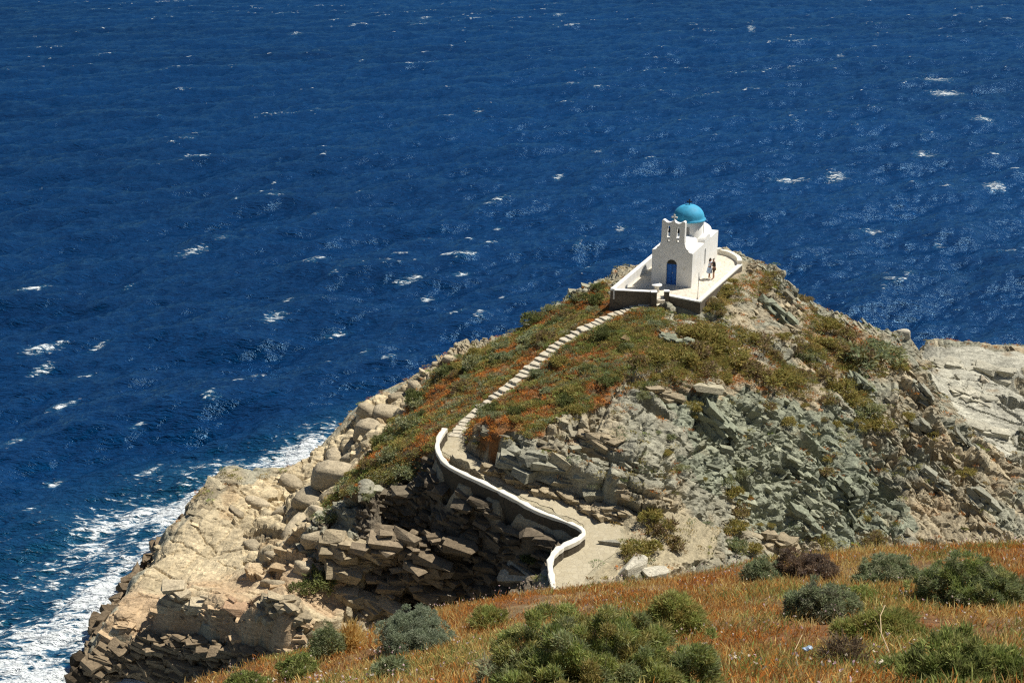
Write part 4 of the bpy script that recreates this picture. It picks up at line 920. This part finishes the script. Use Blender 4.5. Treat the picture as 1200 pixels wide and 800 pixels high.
# ------------------------------------------------------------------ plants
def blades(base, direc, length, width, colr, r, droop=.35):
    n = len(base); d = direc / np.linalg.norm(direc, axis=1)[:, None]
    s = np.cross(d, r.normal(size=(n, 3))); s /= np.linalg.norm(s, axis=1)[:, None] + 1e-9
    hz = np.stack([d[:, 0], d[:, 1], np.zeros(n)], 1)
    mid = base + d * (length * .55)[:, None]; tip = base + d * length[:, None] + (hz * .8 - np.array([[0, 0, .5]])) * (length * droop)[:, None] * r.random((n, 1))
    w = (width * .5)[:, None]
    V = np.stack([base - s * w * .6, base + s * w * .6, mid + s * w, mid - s * w, tip], 1)
    o = np.arange(n)[:, None] * 5
    F = np.concatenate([np.concatenate([o + 0, o + 1, o + 2, o + 3], 1), np.concatenate([o + 3, o + 2, o + 4], 1)], 1).ravel()
    return V.reshape(-1, 3), F, np.tile([4, 3], n), np.repeat(colr, 5, 0)
def blade_obj(name, parts, parent=None, mat=None):
    V, F, Cn, Cl = [], [], [], []; off = 0
    for v, f, c, cl in parts: V.append(v); F.append(f + off); Cn.append(c); Cl.append(cl); off += len(v)
    me = mesh_np(name, np.concatenate(V), np.concatenate(F), np.concatenate(Cn), [mat or M_LEAF], False, {'col': ('FLOAT_COLOR', np.concatenate(Cl))})
    return link(name, me, parent)
def palette(cols, n, r, var=.2):
    C_ = np.array(cols); c = C_[r.integers(0, len(cols), n)] * r.uniform(1 - var, 1 + var, (n, 1)); return np.clip(c, .005, .8)
def bush_parts(rx, ry, rz, lobes, n, bl, bw, cols, seed, up=.35, inner=.5, ragged=.2, clumps=None):
    r = np.random.default_rng(seed); L = [(0, 0, .25 * rz, .72)]
    for k in range(lobes):
        a = 2 * math.pi * (k + r.random() * .9) / lobes; q = r.uniform(.3, .7)
        L.append((rx * q * math.cos(a), ry * q * math.sin(a), rz * r.uniform(.05, .4), r.uniform(.28, .6)))
    L = np.array(L); m = clumps or 46; vol = L[:, 3] ** 2; kl = r.choice(len(L), m, p=vol / vol.sum())
    g = r.normal(size=(m, 3)); g /= np.linalg.norm(g, axis=1)[:, None]; g[:, 2] = np.where(g[:, 2] < -.1, -g[:, 2], g[:, 2])
    rad = (.62 + .38 * r.random(m) ** .5) * (1 + ragged * r.normal(size=m) * .5)
    cc = L[kl, :3] + g * np.stack([rx * L[kl, 3] * rad, ry * L[kl, 3] * rad, rz * .85 * L[kl, 3] * rad], 1)
    cs = r.uniform(.6, 1.4, m) * max(rx, rz) * 1.6 / math.sqrt(m); k = r.choice(m, n, p=cs ** 2 / (cs ** 2).sum())
    v = r.normal(size=(n, 3)); v /= np.linalg.norm(v, axis=1)[:, None]; flip = (v * g[k]).sum(1) < -.35; v[flip] *= -1
    base = cc[k] + v * (cs[k] * (.35 + .65 * r.random(n) ** .6))[:, None]; base[:, 2] = np.maximum(base[:, 2], 0)
    d = v * .35 + g[k] * .4 + np.array([[0, 0, up]]) + r.normal(size=(n, 3)) * .55
    cl = palette(cols, n, r, .15) * .5 + palette(cols, m, r, .2)[k] * .5
    return blades(base, d, bl * r.uniform(.5, 1.35, n), bw * r.uniform(.7, 1.3, n), np.clip(cl, .005, .8), r, .25)
def twig_parts(rx, rz, n, seed, c=(.12, .09, .06), w=.012):
    r = np.random.default_rng(seed); v = r.normal(size=(n, 3)); v[:, 2] = np.abs(v[:, 2]) + .3; v /= np.linalg.norm(v, axis=1)[:, None]
    b = r.normal(size=(n, 3)) * rx * .08; b[:, 2] = -.05
    return blades(b, v, np.full(n, 1.0) * min(rx, rz) * r.uniform(.7, 1.05, n), np.full(n, w), palette([c], n, r), r, .1)
GREY_G = [(0.256, 0.306, 0.155), (0.331, 0.365, 0.207), (0.212, 0.262, 0.13), (0.362, 0.351, 0.22)]
OLIVE = [(0.287, 0.253, 0.073), (0.371, 0.301, 0.091), (0.228, 0.228, 0.064), (0.429, 0.314, 0.109)]
DARKG = [(0.145, 0.175, 0.055), (0.194, 0.212, 0.065), (0.13, 0.137, 0.055)]
BRIGHT = [(0.28, 0.347, 0.091), (0.365, 0.406, 0.116), (0.224, 0.287, 0.077), (0.42, 0.406, 0.155)]
BROWN = [(0.255, 0.168, 0.105), (0.21, 0.14, 0.098), (0.3, 0.21, 0.126), (0.18, 0.14, 0.084)]
RUST = [(0.606, 0.224, 0.045), (0.525, 0.195, 0.041), (0.686, 0.311, 0.069), (0.445, 0.176, 0.049)]
STRAW = [(0.711, 0.507, 0.185), (0.618, 0.417, 0.132), (0.804, 0.596, 0.251), (0.557, 0.328, 0.106)]

# low growth over the ridge: tufts that nobody could count
def ridge_cover():
    r = np.random.default_rng(31); P = HD['P']
    free = (HD['du'] > .62) & (HD['dl'] > 1.0) & (HD['dt'] > .5) & (HD['dp'] > .5)
    g = np.clip(HD['grass'] + .5 * HD['scrub'] + .05 * (1 - HD['shelf']) * (1 - HD['slab']) * (HD['slope'] < .35) * (P[:, 2] > 3), 0, 1) * free
    pn = fbm(P * np.array([[.55, .55, .55]]), 4, 901); pn2 = fbm(P * .28 + 13, 3, 903)
    def cover(name, w, ntuft, nb, rad, bl, bw, cols, label, seed, flatk=.35):
        w = w * g; w = w / w.sum(); i = r.choice(len(P), ntuft, p=w); rr = rad * r.uniform(.5, 1.4, ntuft); k = np.repeat(np.arange(ntuft), nb); n = len(k)
        a = r.random(n) * 6.283; q = np.sqrt(r.random(n)) * rr[k]; base = P[i][k] + np.stack([q * np.cos(a) * 1.25, q * np.sin(a), -.03 + flatk * np.sqrt(np.maximum(0, rr[k] ** 2 - q ** 2))], 1)
        d = np.stack([np.cos(a) * q / rr[k] * .9, np.sin(a) * q / rr[k] * .9, np.full(n, .8)], 1) + r.normal(size=(n, 3)) * .35
        tint = palette(cols, ntuft, r, .25)[k] * r.uniform(.75, 1.25, (n, 1))
        o = blade_obj(name, [blades(base, d, bl * r.uniform(.6, 1.3, n), bw * r.uniform(.7, 1.3, n), np.clip(tint, .005, .8), r)]); tag(o, label, 'plants', kind='stuff')
    cover('rust_grass', np.clip(.7 - pn * 2.2, .05, 1), 5200, 26, .22, .17, .03, RUST + [(.30, .2, .08), (.26, .17, .07)], 'rust coloured dry grass covering the ridge', 1, .15)
    cover('green_herbs', np.clip(.2 + pn * 3.2 - pn2 * .6, .0, 1), 3000, 42, .26, .15, .035, BRIGHT + OLIVE + OLIVE, 'low green herbs covering the ridge', 2, .55)
    g0 = g; g = HD['scrub'] * free; cover('olive_herbs', np.clip(.1 + pn * 2.2, .02, 1), 1000, 44, .34, .17, .035, OLIVE + OLIVE + BROWN[:1], 'olive herbs and low scrub on the slope right of the terrace', 4, .6); g = g0
    cover('grey_herbs', np.clip(.1 + pn2 * 2.0, .0, 1), 1500, 50, .32, .15, .035, GREY_G + OLIVE, 'low grey green herbs on the ridge', 3, .6)
ridge_cover()

# shrubs on the headland: one of each kind, then copies
def headland_shrubs():
    r = random.Random(77); protos = {}
    for kind, cols in (('olive', OLIVE), ('grey', GREY_G + OLIVE[:1]), ('dark', DARKG), ('dry', BROWN + OLIVE)):
        for v in range(3):
            protos[kind, v] = bush_parts(1, .95, .75, 5, 950, .24, .07, cols, 40 + v + len(kind) * 9, .4, .45, .3)
    meshes = {}
    cnt = {}
    def put(px, py, wpx, kind, label, group=None, hk=1.0):
        p = on_head(px, py); dep = (p - CAMP) @ _d; s = wpx * dep / F_PX / 2.1; key = (kind, r.randrange(3))
        if key not in meshes:
            o = blade_obj('shrub', [protos[key]]); meshes[key] = o
        else:
            o = meshes[key].copy(); COL.objects.link(o)
            for kk in list(o.keys()): del o[kk]
        o.location = (p[0], p[1], p[2] - .06 * s); o.rotation_euler = (0, 0, r.random() * 6.28); o.scale = (s, s, s * hk * r.uniform(.8, 1.1)); tag(o, label, 'shrub', group)
    A = ('olive green shrub on the rocky slope below and right of the terrace', 'olive shrubs on the eastern slope')
    ex = [(800, 392, 30), (822, 398, 34), (812, 412, 36), (838, 410, 34), (800, 420, 32), (858, 420, 30), (872, 432, 34), (828, 432, 30), (888, 440, 30), (905, 420, 22), (870, 396, 26), (885, 402, 26), (908, 446, 30), (930, 448, 26), (850, 445, 26), (930, 408, 26), (945, 418, 24), (918, 398, 22), (960, 404, 30), (978, 412, 30), (965, 385, 24), (1000, 415, 30), (1012, 425, 38), (1035, 420, 34), (1048, 430, 26), (1022, 408, 28), (965, 440, 24), (985, 455, 26), (1000, 470, 26), (1012, 485, 26), (1025, 498, 24), (940, 440, 22), (975, 470, 22), (1005, 500, 20), (990, 395, 22), (770, 425, 24), (790, 440, 26), (765, 445, 22)]
    for px, py, w in ex: put(px + r.uniform(-3, 3), py + r.uniform(-2, 2), w * r.uniform(1.0, 1.6), r.choice(('olive', 'olive', 'grey', 'dry')), A[0], A[1], .8)
    for px, py, w in [(846, 346, 26), (836, 356, 22), (852, 338, 18), (842, 366, 22), (858, 330, 16), (828, 364, 16)]: put(px, py, w, r.choice(('dry', 'olive')), 'dry brownish shrub directly under the right edge of the terrace', 'dry shrubs under the terrace edge', .8)
    for px, py, w in [(895, 332, 26), (905, 322, 20), (940, 352, 24), (950, 362, 20)]: put(px, py, w, 'dry', 'dry rusty shrub on the skyline ridge right of the chapel', 'rusty shrubs on the skyline', .7)
    for px, py, w in [(758, 646, 40), (775, 625, 44), (745, 660, 32), (765, 608, 34), (790, 640, 30), (735, 648, 24)]: put(px, py, w, r.choice(('olive', 'dry')), 'big olive brown shrub clump right of the sandy path', 'shrub clump by the sandy path', 1.0)
    for px, py, w in [(858, 580, 30), (865, 600, 34), (858, 620, 34), (862, 642, 32), (850, 565, 22), (882, 645, 26), (870, 555, 24), (1030, 632, 26), (960, 636, 30)]: put(px, py, w, r.choice(('olive', 'dry', 'grey')), 'shrub growing in the furrow at the foot of the scree face', 'shrubs in the furrow of the scree face', 1.0)
    for px, py, w in [(375, 686, 50), (358, 690, 30)]: put(px, py, w, 'dark', 'dark green bush in the hollow of the shore shelf', 'dark bushes on the shore shelf', .9)
    for px, py, w in [(620, 655, 26), (640, 650, 18), (600, 700, 30), (585, 703, 26)]: put(px, py, w, 'dark', 'small dark green bush beside the cracked boulder below the parapet wall', 'small bushes below the parapet wall', .7)
    gx0, gy0 = PG_GREEN[:, 0].min(), PG_GREEN[:, 1].min(); gx1, gy1 = PG_GREEN[:, 0].max(), PG_GREEN[:, 1].max(); n = 0
    while n < 48:
        x, y = r.uniform(gx0 - 2, gx1 + 9), r.uniform(gy0, gy1 + 2); X, Y = np.array([x]), np.array([y])
        if y > 92 or float(vnoise(np.array([[x * .3, y * .3, 2.0]]), 55)[0]) < -.05: continue
        q = np.array([x, y, ZH(X, Y)[0]]); dd = q - CAMP; px = 600 + F_PX * (dd @ _rt) / (dd @ _d); py = 400 - F_PX * (dd @ _up) / (dd @ _d)
        if q[2] < 2.5 or px > 1195 or py > 640: continue
        put(px, py, 9 + 17 * r.random() ** 1.8, r.choice(('olive', 'olive', 'grey', 'dry')), 'small olive shrub rooted among the broken stones of the scree face', 'small shrubs on the scree face', .8); n += 1
    # along the ridge
    PGX = PG_RIDGE; x0, y0 = PGX[:, 0].min(), PGX[:, 1].min(); x1, y1 = PGX[:, 0].max(), PGX[:, 1].max(); n = 0
    while n < 170:
        x, y = r.uniform(x0, x1), r.uniform(y0, y1)
        X, Y = np.array([x]), np.array([y])
        if not inside(PGX, X, Y)[0] or seg_dist(UP_W, X, Y)[0][0] < 1.1 or seg_dist(LOW_W, X, Y)[0][0] < 1.5 or seg_dist(TERR_W, X, Y)[0][0] < .9 or inside(TERR_W, X, Y)[0]: continue
        q = np.array([x, y, ZH(X, Y)[0]]); dd = q - CAMP; px = 600 + F_PX * (dd @ _rt) / (dd @ _d); py = 400 - F_PX * (dd @ _up) / (dd @ _d)
        put(px, py, 8 + 26 * r.random() ** 2.2, r.choice(('grey', 'olive', 'dark', 'grey', 'dry')), 'low grey green shrub among the rust grass on either side of the steps', 'low shrubs on the grassy ridge', .95); n += 1
headland_shrubs()

# foreground: grasses
def foreground():
    r = np.random.default_rng(91)
    def pts(n, wfun, seed):
        out = []
        while sum(map(len, out)) < n:
            x = r.uniform(-8, 9.5, 60000); y = 4.5 + 14.5 * r.random(60000) ** .8
            Pp = np.stack([x, y, 0 * x], 1); w = wfun(Pp); Pp = Pp[r.random(60000) < w]; out.append(Pp)
        Pp = np.concatenate(out)[:n]; Pp[:, 2] = HG(Pp[:, 0], Pp[:, 1]) + fbm(np.c_[Pp[:, :2], HG(Pp[:, 0], Pp[:, 1])] * .8, 4, 501) * .12
        return Pp
    A = lambda Q: fbm(Q * .55, 4, 95)
    B_ = lambda Q: fbm(Q * .8 + 31, 3, 97)
    def grass(name, n, wf, h, w, cols, label, lean=.35, seed=1, tuft=6):
        c = pts(n // tuft, wf, seed); b = np.repeat(c, tuft, 0); m = len(b); b[:, :2] += r.normal(size=(m, 2)) * .05
        d = np.stack([r.normal(size=m) * lean + .12, r.normal(size=m) * lean, np.ones(m)], 1)
        k = np.repeat(palette(cols, len(c), r, .25), tuft, 0) * r.uniform(.8, 1.2, (m, 1))
        hh = np.repeat(np.clip(1 + .5 * B_(c), .5, 1.6), tuft)
        o = blade_obj(name, [blades(b, d, h * hh * r.uniform(.5, 1.35, m), np.full(m, w) * r.uniform(.6, 1.3, m), np.clip(k, .01, .8), r, .3)]); return tag(o, label, 'grass', kind='stuff')
    grass('rust_grass', 200000, lambda Q: np.clip(.75 - 1.1 * A(Q), .1, 1) * (.06 + .94 * sstep(-.32, -.12, B_(Q * 1.7 + 3))), (.085), .0085, RUST + [(.34, .19, .06), (.38, .22, .08)], 'rust orange dry grass covering the foreground hillside', .5, 1)
    grass('straw_grass', 105000, lambda Q: np.clip(.35 + 1.8 * B_(Q) + .3 * (Q[:, 1] < 9) * (Q[:, 0] > .5), .03, 1), .12, .0075, STRAW, 'golden straw grass in patches on the foreground hillside', .4, 2)
    grass('green_grass', 115000, lambda Q: np.clip(.14 + 2.2 * A(Q + 50), 0, 1), .10, .009, BRIGHT + OLIVE, 'fresh green grass in patches on the foreground hillside', .5, 3)
    # seed heads: small pale dots on stalks
    c = pts(2600, lambda Q: np.clip(.4 + .9 * B_(Q + 9), 0.02, 1), 5); n = len(c); d = np.stack([r.normal(size=n) * .25, r.normal(size=n) * .25, np.ones(n)], 1); ln = r.uniform(.12, .26, n)
    st = blades(c, d, ln, np.full(n, .005), palette([(.35, .28, .14)], n, r), r, 0)
    tip = c + d / np.linalg.norm(d, axis=1)[:, None] * ln[:, None]
    hd = [blades(tip - d * .004, d + r.normal(size=(n, 3)) * 1.2, np.full(n, .022), np.full(n, .016), palette([(.62, .55, .42), (.55, .5, .4), (.6, .42, .45)], n, r), r, 0) for _ in range(2)]
    tag(blade_obj('wildflowers', [st] + hd), 'tiny pale seed heads and wildflowers above the dry grass', 'flowers', kind='stuff')
foreground()

def fore_bush(px, py, wpx, hpx, cols, label, seed, dens=4200, bl=.1, bw=.011, lobes=6, up=.35, name='bush', ragged=.2, dead=False):
    p = on_hill(px, py); dep = (p - CAMP) @ _d; s = F_PX / dep; rx = wpx / s / 2; rz = hpx / s / .92
    if not dead and cols is not STRAW: bl *= .72; bw *= .78; dens *= 1.65
    G = empty(name, (p[0], p[1], p[2] - .05)); tag(G, label, 'bush')
    n = int(dens * (rx * rx * 3.1 + 3 * rx * rz)); 
    blade_obj('foliage', [bush_parts(rx / .98, rx * .9, rz, lobes, n, bl, bw, cols, seed, up, .55, ragged, int(130 + 420 * rx))], G)
    blade_obj('stem', [twig_parts(rx, rz, 160 if not dead else 900, seed, (.13, .10, .07), .012 if not dead else .01)], G)
for a in [
    (694, 812, 236, 108, BRIGHT + BRIGHT + OLIVE + GREY_G, 'very large feathery green bush at the bottom centre', 1, 34000, .055, .0065, 13, .75),
    (790, 742, 80, 54, OLIVE + BRIGHT, 'olive bush adjoining the large feathery bush on its right', 2, 12000, .08, .009, 5, .5),
    (600, 806, 90, 50, BROWN[:2] + GREY_G, 'grey brown bush at the lower left foot of the large feathery bush', 3, 11000, .08, .008, 5, .5),
    (488, 762, 112, 56, [(.27, .31, .20), (.30, .33, .23), (.24, .28, .17)], 'pale grey green cushion bush with two rounded humps', 4, 14000, .04, .008, 4, .3),
    (384, 768, 46, 44, GREY_G + DARKG, 'small dark round bush left of the two humped cushion', 5, 8000, .05, .01, 3, .3),
    (352, 788, 52, 26, BRIGHT + DARKG, 'low green mat of herbs at the lower left edge of the hillside', 6, 8000, .06, .011, 4, .5),
    (458, 795, 56, 30, DARKG + GREY_G, 'small dark green bush in front of the cushion bush', 7, 8000, .07, .01, 4, .4),
    (958, 722, 82, 48, GREY_G + [(.13, .125, .10)], 'grey domed bush standing alone in the middle of the rust grass', 8, 9000, .06, .011, 4, .3),
    (952, 678, 72, 34, BROWN + [(.15, .12, .11)], 'purplish brown bush on the crest of the hillside', 9, 8000, .06, .011, 4, .4),
    (895, 682, 54, 32, GREY_G, 'small grey bush on the crest left of the purplish one', 10, 8000, .06, .011, 3, .3),
    (1038, 687, 86, 44, GREY_G, 'grey green bush with wind swept humps on the crest', 11, 9000, .06, .011, 5, .3),
    (1133, 705, 122, 62, DARKG + BRIGHT + GREY_G, 'broad feathery dark green bush near the right edge', 12, 13000, .075, .009, 7, .4),
    (1040, 748, 96, 36, BRIGHT + OLIVE, 'low grassy green clump below the crest bushes', 13, 10000, .09, .009, 6, .7),
    (990, 785, 52, 46, [(.19, .14, .085), (.15, .11, .07)], 'dead brown twiggy bush in the straw grass', 14, 2200, .12, .008, 3, .3, 'bush', .2, True),
    (1150, 812, 150, 64, BRIGHT + DARKG, 'lush bright green weeds in the bottom right corner', 15, 13000, .085, .009, 8, .7),
    (1060, 800, 70, 34, DARKG + BRIGHT, 'small green weed clump beside the dead bush', 16, 12000, .08, .009, 5, .6),
    (575, 735, 60, 26, OLIVE + BRIGHT, 'low olive tuft between the cushion bush and the large bush', 17, 5500, .1, .011, 4, .7),
    (412, 760, 30, 32, STRAW, 'upright tuft of yellow straw beside the small round bush', 18, 5000, .14, .009, 3, 1.6),
    (1010, 707, 40, 26, BRIGHT, 'small bright green bush right of the grey domed bush', 19, 7000, .07, .011, 3, .4),
    (290, 806, 60, 24, DARKG + BRIGHT, 'dark green herb mat at the very bottom left of the hillside', 20, 7000, .06, .011, 4, .5)]:
    fore_bush(*a)
# dry stalks and the pale scrap
def stalk(pxs, label, w=.012):
    pts_ = []
    for px, py, up in pxs:
        q = on_hill(px, py); pts_.append(Vector(q) + Vector((0, 0, up)))
    o0 = pts_[0].copy(); bm = bmesh.new(); w *= .55; bm_tube(bm, [p - o0 for p in pts_], [w * (1 - .5 * i / len(pts_)) for i in range(len(pts_))], 6)
    for i in range(1, len(pts_) - 1):
        d = Vector((random.uniform(-.15, .15), random.uniform(-.1, .1), .12)); bm_tube(bm, [pts_[i] - o0, pts_[i] - o0 + d * .6, pts_[i] - o0 + d], [w * .5, w * .4, w * .2], 5)
    o = bm_obj('dry_stalk', bm, M_STRAWY); o.location = o0; tag(o, label, 'stalk')
M_STRAWY = mat_plain('dead_stalk', (.48, .36, .2), .8, .2)
stalk([(1047, 790, .02), (1040, 778, .12), (1030, 765, .2), (1028, 752, .28), (1033, 745, .34)], 'bent pale dead stalk rising beside the dead bush')
stalk([(945, 798, .02), (935, 785, .05), (930, 776, .12), (938, 766, .2)], 'thin pale stalk left of the dead brown bush', .008)
bm = bmesh.new(); bmesh.ops.create_icosphere(bm, subdivisions=2, radius=.03)
for v in bm.verts: v.co = Vector((v.co.x * 1.4 * (1 + .25 * math.sin(v.co.y * 90)), v.co.y, v.co.z * .55 + .012 * math.sin(v.co.x * 110)))
o = bm_obj('litter_scrap', bm, mat_plain('pale_blue_plastic', (.35, .45, .58), .4)); q = on_hill(945, 775); o.location = (q[0], q[1], q[2] + .13); tag(o, 'small pale blue scrap caught in the straw grass', 'litter')

# ------------------------------------------------------------------ terrace furniture and people
def flagpole():
    p = at(817.5, 350.5, TZ); G = empty('flagpole', tuple(p)); tag(G, 'thin white pole standing near the front right corner of the terrace', 'pole')
    bm = bmesh.new(); bm_lathe(bm, [(0, 0), (.09, 0), (.09, .06), (.04, .09), (0, .09)], 12); bm_obj('foot', bm, M_STONE, G)
    bm = bmesh.new(); bm_tube(bm, [(0, 0, .05), (0, 0, 1.2), (.01, 0, 2.1)], [.028, .025, .02], 8); bm_obj('shaft', bm, M_WALLTOP, G)
flagpole()
def stone_table():
    p = at(769.5, 341.5, TZ); G = empty('stone_table', tuple(p)); tag(G, 'round white stone table behind the terrace entrance', 'table')
    bm = bmesh.new(); bm_lathe(bm, [(0, 0), (.24, 0), (.2, .1), (.17, .4), (.22, .46), (0, .46)], 20); bm_obj('pedestal', bm, M_WALLTOP, G, smooth=True)
    bm = bmesh.new(); bm_lathe(bm, [(0, .465), (.36, .465), (.4, .49), (.4, .55), (.37, .575), (.3, .56), (.0, .545)], 28); bm_obj('table_top', bm, M_WHITE, G, smooth=True)
stone_table()
def skin_mesh(name, J, E, mat, parent, root=0, sub=1):
    me = bpy.data.meshes.new(name); me.from_pydata([j[:3] for j in J], E, [])
    o = bpy.data.objects.new(name, me); COL.objects.link(o); sk = o.modifiers.new('skin', 'SKIN'); sk.use_smooth_shade = True; ss = o.modifiers.new('sub', 'SUBSURF'); ss.levels = sub; ss.render_levels = sub
    for i, j in enumerate(J): me.skin_vertices[0].data[i].radius = (j[3], j[4] if len(j) > 4 else j[3]); me.skin_vertices[0].data[i].use_root = (i == root)
    dg = bpy.context.evaluated_depsgraph_get(); m2 = bpy.data.meshes.new_from_object(o.evaluated_get(dg)); m2.name = name
    bpy.data.objects.remove(o); m2.materials.clear(); m2.materials.append(mat); return link(name, m2, parent)
def person(px, py, yaw, hgt, label, top_c, low_c, skirt, arms, hair_long, lean=0.0):
    p = at(px, py, TZ); G = empty('person', tuple(p), yaw); tag(G, label, 'person'); s = hgt / 1.7; G.scale = (s, s, s)
    # facing local +x ; y is the figure's left
    J = [(0, 0, .93, .13, .10), (.0, 0, 1.1, .115, .09), (.02 + lean, 0, 1.30, .15, .10), (.02 + lean, 0, 1.42, .10, .07), (.03 + lean, 0, 1.48, .05, .05), (.04 + lean, 0, 1.56, .075, .075), (.05 + lean, 0, 1.66, .07, .075)]
    E = [(0, 1), (1, 2), (2, 3), (3, 4), (4, 5), (5, 6)]
    for sg, hand, foot in ((1, arms[0], .06), (-1, arms[1], -.04)):
        n = len(J); J += [(0, sg * .09, .86, .085), (.02 + foot * .4, sg * .10, .48, .055), (foot * .7, sg * .10, .09, .037), (foot * .7 + .14, sg * .11, .035, .032)]; E += [(0, n), (n, n + 1), (n + 1, n + 2), (n + 2, n + 3)]
        n = len(J); J += [(.02 + lean, sg * .18, 1.38, .05), (hand[0][0], sg * hand[0][1], hand[0][2], .038), (hand[1][0], sg * hand[1][1], hand[1][2], .03), (hand[2][0], sg * hand[2][1], hand[2][2], .028)]; E += [(3, n), (n, n + 1), (n + 1, n + 2), (n + 2, n + 3)]
    skin_mesh('person_body', J, E, M_SKIN, G)
    mt = mat_plain('garment', top_c, .85, .15); ml = mat_plain('garment', low_c, .85, .15)
    # shirt over trunk and upper arms
    T = [(0, 0, .92, .15, .12), (0, 0, 1.1, .135, .11), (.02 + lean, 0, 1.3, .17, .12), (.02 + lean, 0, 1.43, .11, .085)]; TE = [(0, 1), (1, 2), (2, 3)]
    for sg, hand in ((1, arms[0]), (-1, arms[1])):
        n = len(T); T += [(.02 + lean, sg * .185, 1.38, .068), (.02 + lean + (hand[0][0] - .02 - lean) * .7, sg * (.185 + (hand[0][1] - .185) * .7), 1.38 + (hand[0][2] - 1.38) * .7, .058)]; TE += [(3, n), (n, n + 1)]
    skin_mesh('top', T, TE, mt, G)
    bm = bmesh.new()
    if skirt: bm_lathe(bm, [(.15, .98), (.18, .86), (.22, .66), (.25, .50), (.235, .50), (.15, .8)], 20); bm_obj('skirt', bm, ml, G, smooth=True)
    else:
        bm.free(); S_ = [(0, 0, .92, .15, .12)]; SE = []
        for sg, foot in ((1, .06), (-1, -.04)): n = len(S_); S_ += [(0, sg * .09, .84, .11), (.02 + foot * .3, sg * .10, .56, .085)]; SE += [(0, n), (n, n + 1)]
        skin_mesh('shorts', S_, SE, ml, G)
    H = [(.0 + lean, 0, 1.63, .085), (.03 + lean, 0, 1.71, .08)] + ([(-.05 + lean, 0, 1.52, .065), (-.07 + lean, 0, 1.36, .045)] if hair_long else [])
    skin_mesh('hair', H, [(0, 1)] + ([(0, 2), (2, 3)] if hair_long else []), M_HAIR, G)
    bm = bmesh.new()
    for sg in (-1, 1): bm_box(bm, .117 + lean, .127 + lean, sg * .03 - .012, sg * .03 + .012, 1.615, 1.628)
    bm_box(bm, .12 + lean, .145 + lean, -.012, .012, 1.575, 1.61); bm_box(bm, .112 + lean, .124 + lean, -.025, .025, 1.548, 1.555)
    bm_obj('face', bm, M_SKIN, G)
hug = [((.16, .20, 1.24), (.36, .13, 1.34), (.44, .10, 1.38)), ((.16, .20, 1.14), (.36, .14, 1.18), (.44, .11, 1.2))]
person(830.8, 326.3, R(-12), 1.66, 'person in a pale blue dress with dark hair embracing their companion beside the chapel', (.55, .62, .74), (.42, .52, .68), True, hug, True, .03)
person(836.2, 327.2, R(168), 1.72, 'person in a dark top and brown shorts with bare legs beside the chapel wall', (.035, .032, .03), (.10, .065, .04), False, hug, False, .03)
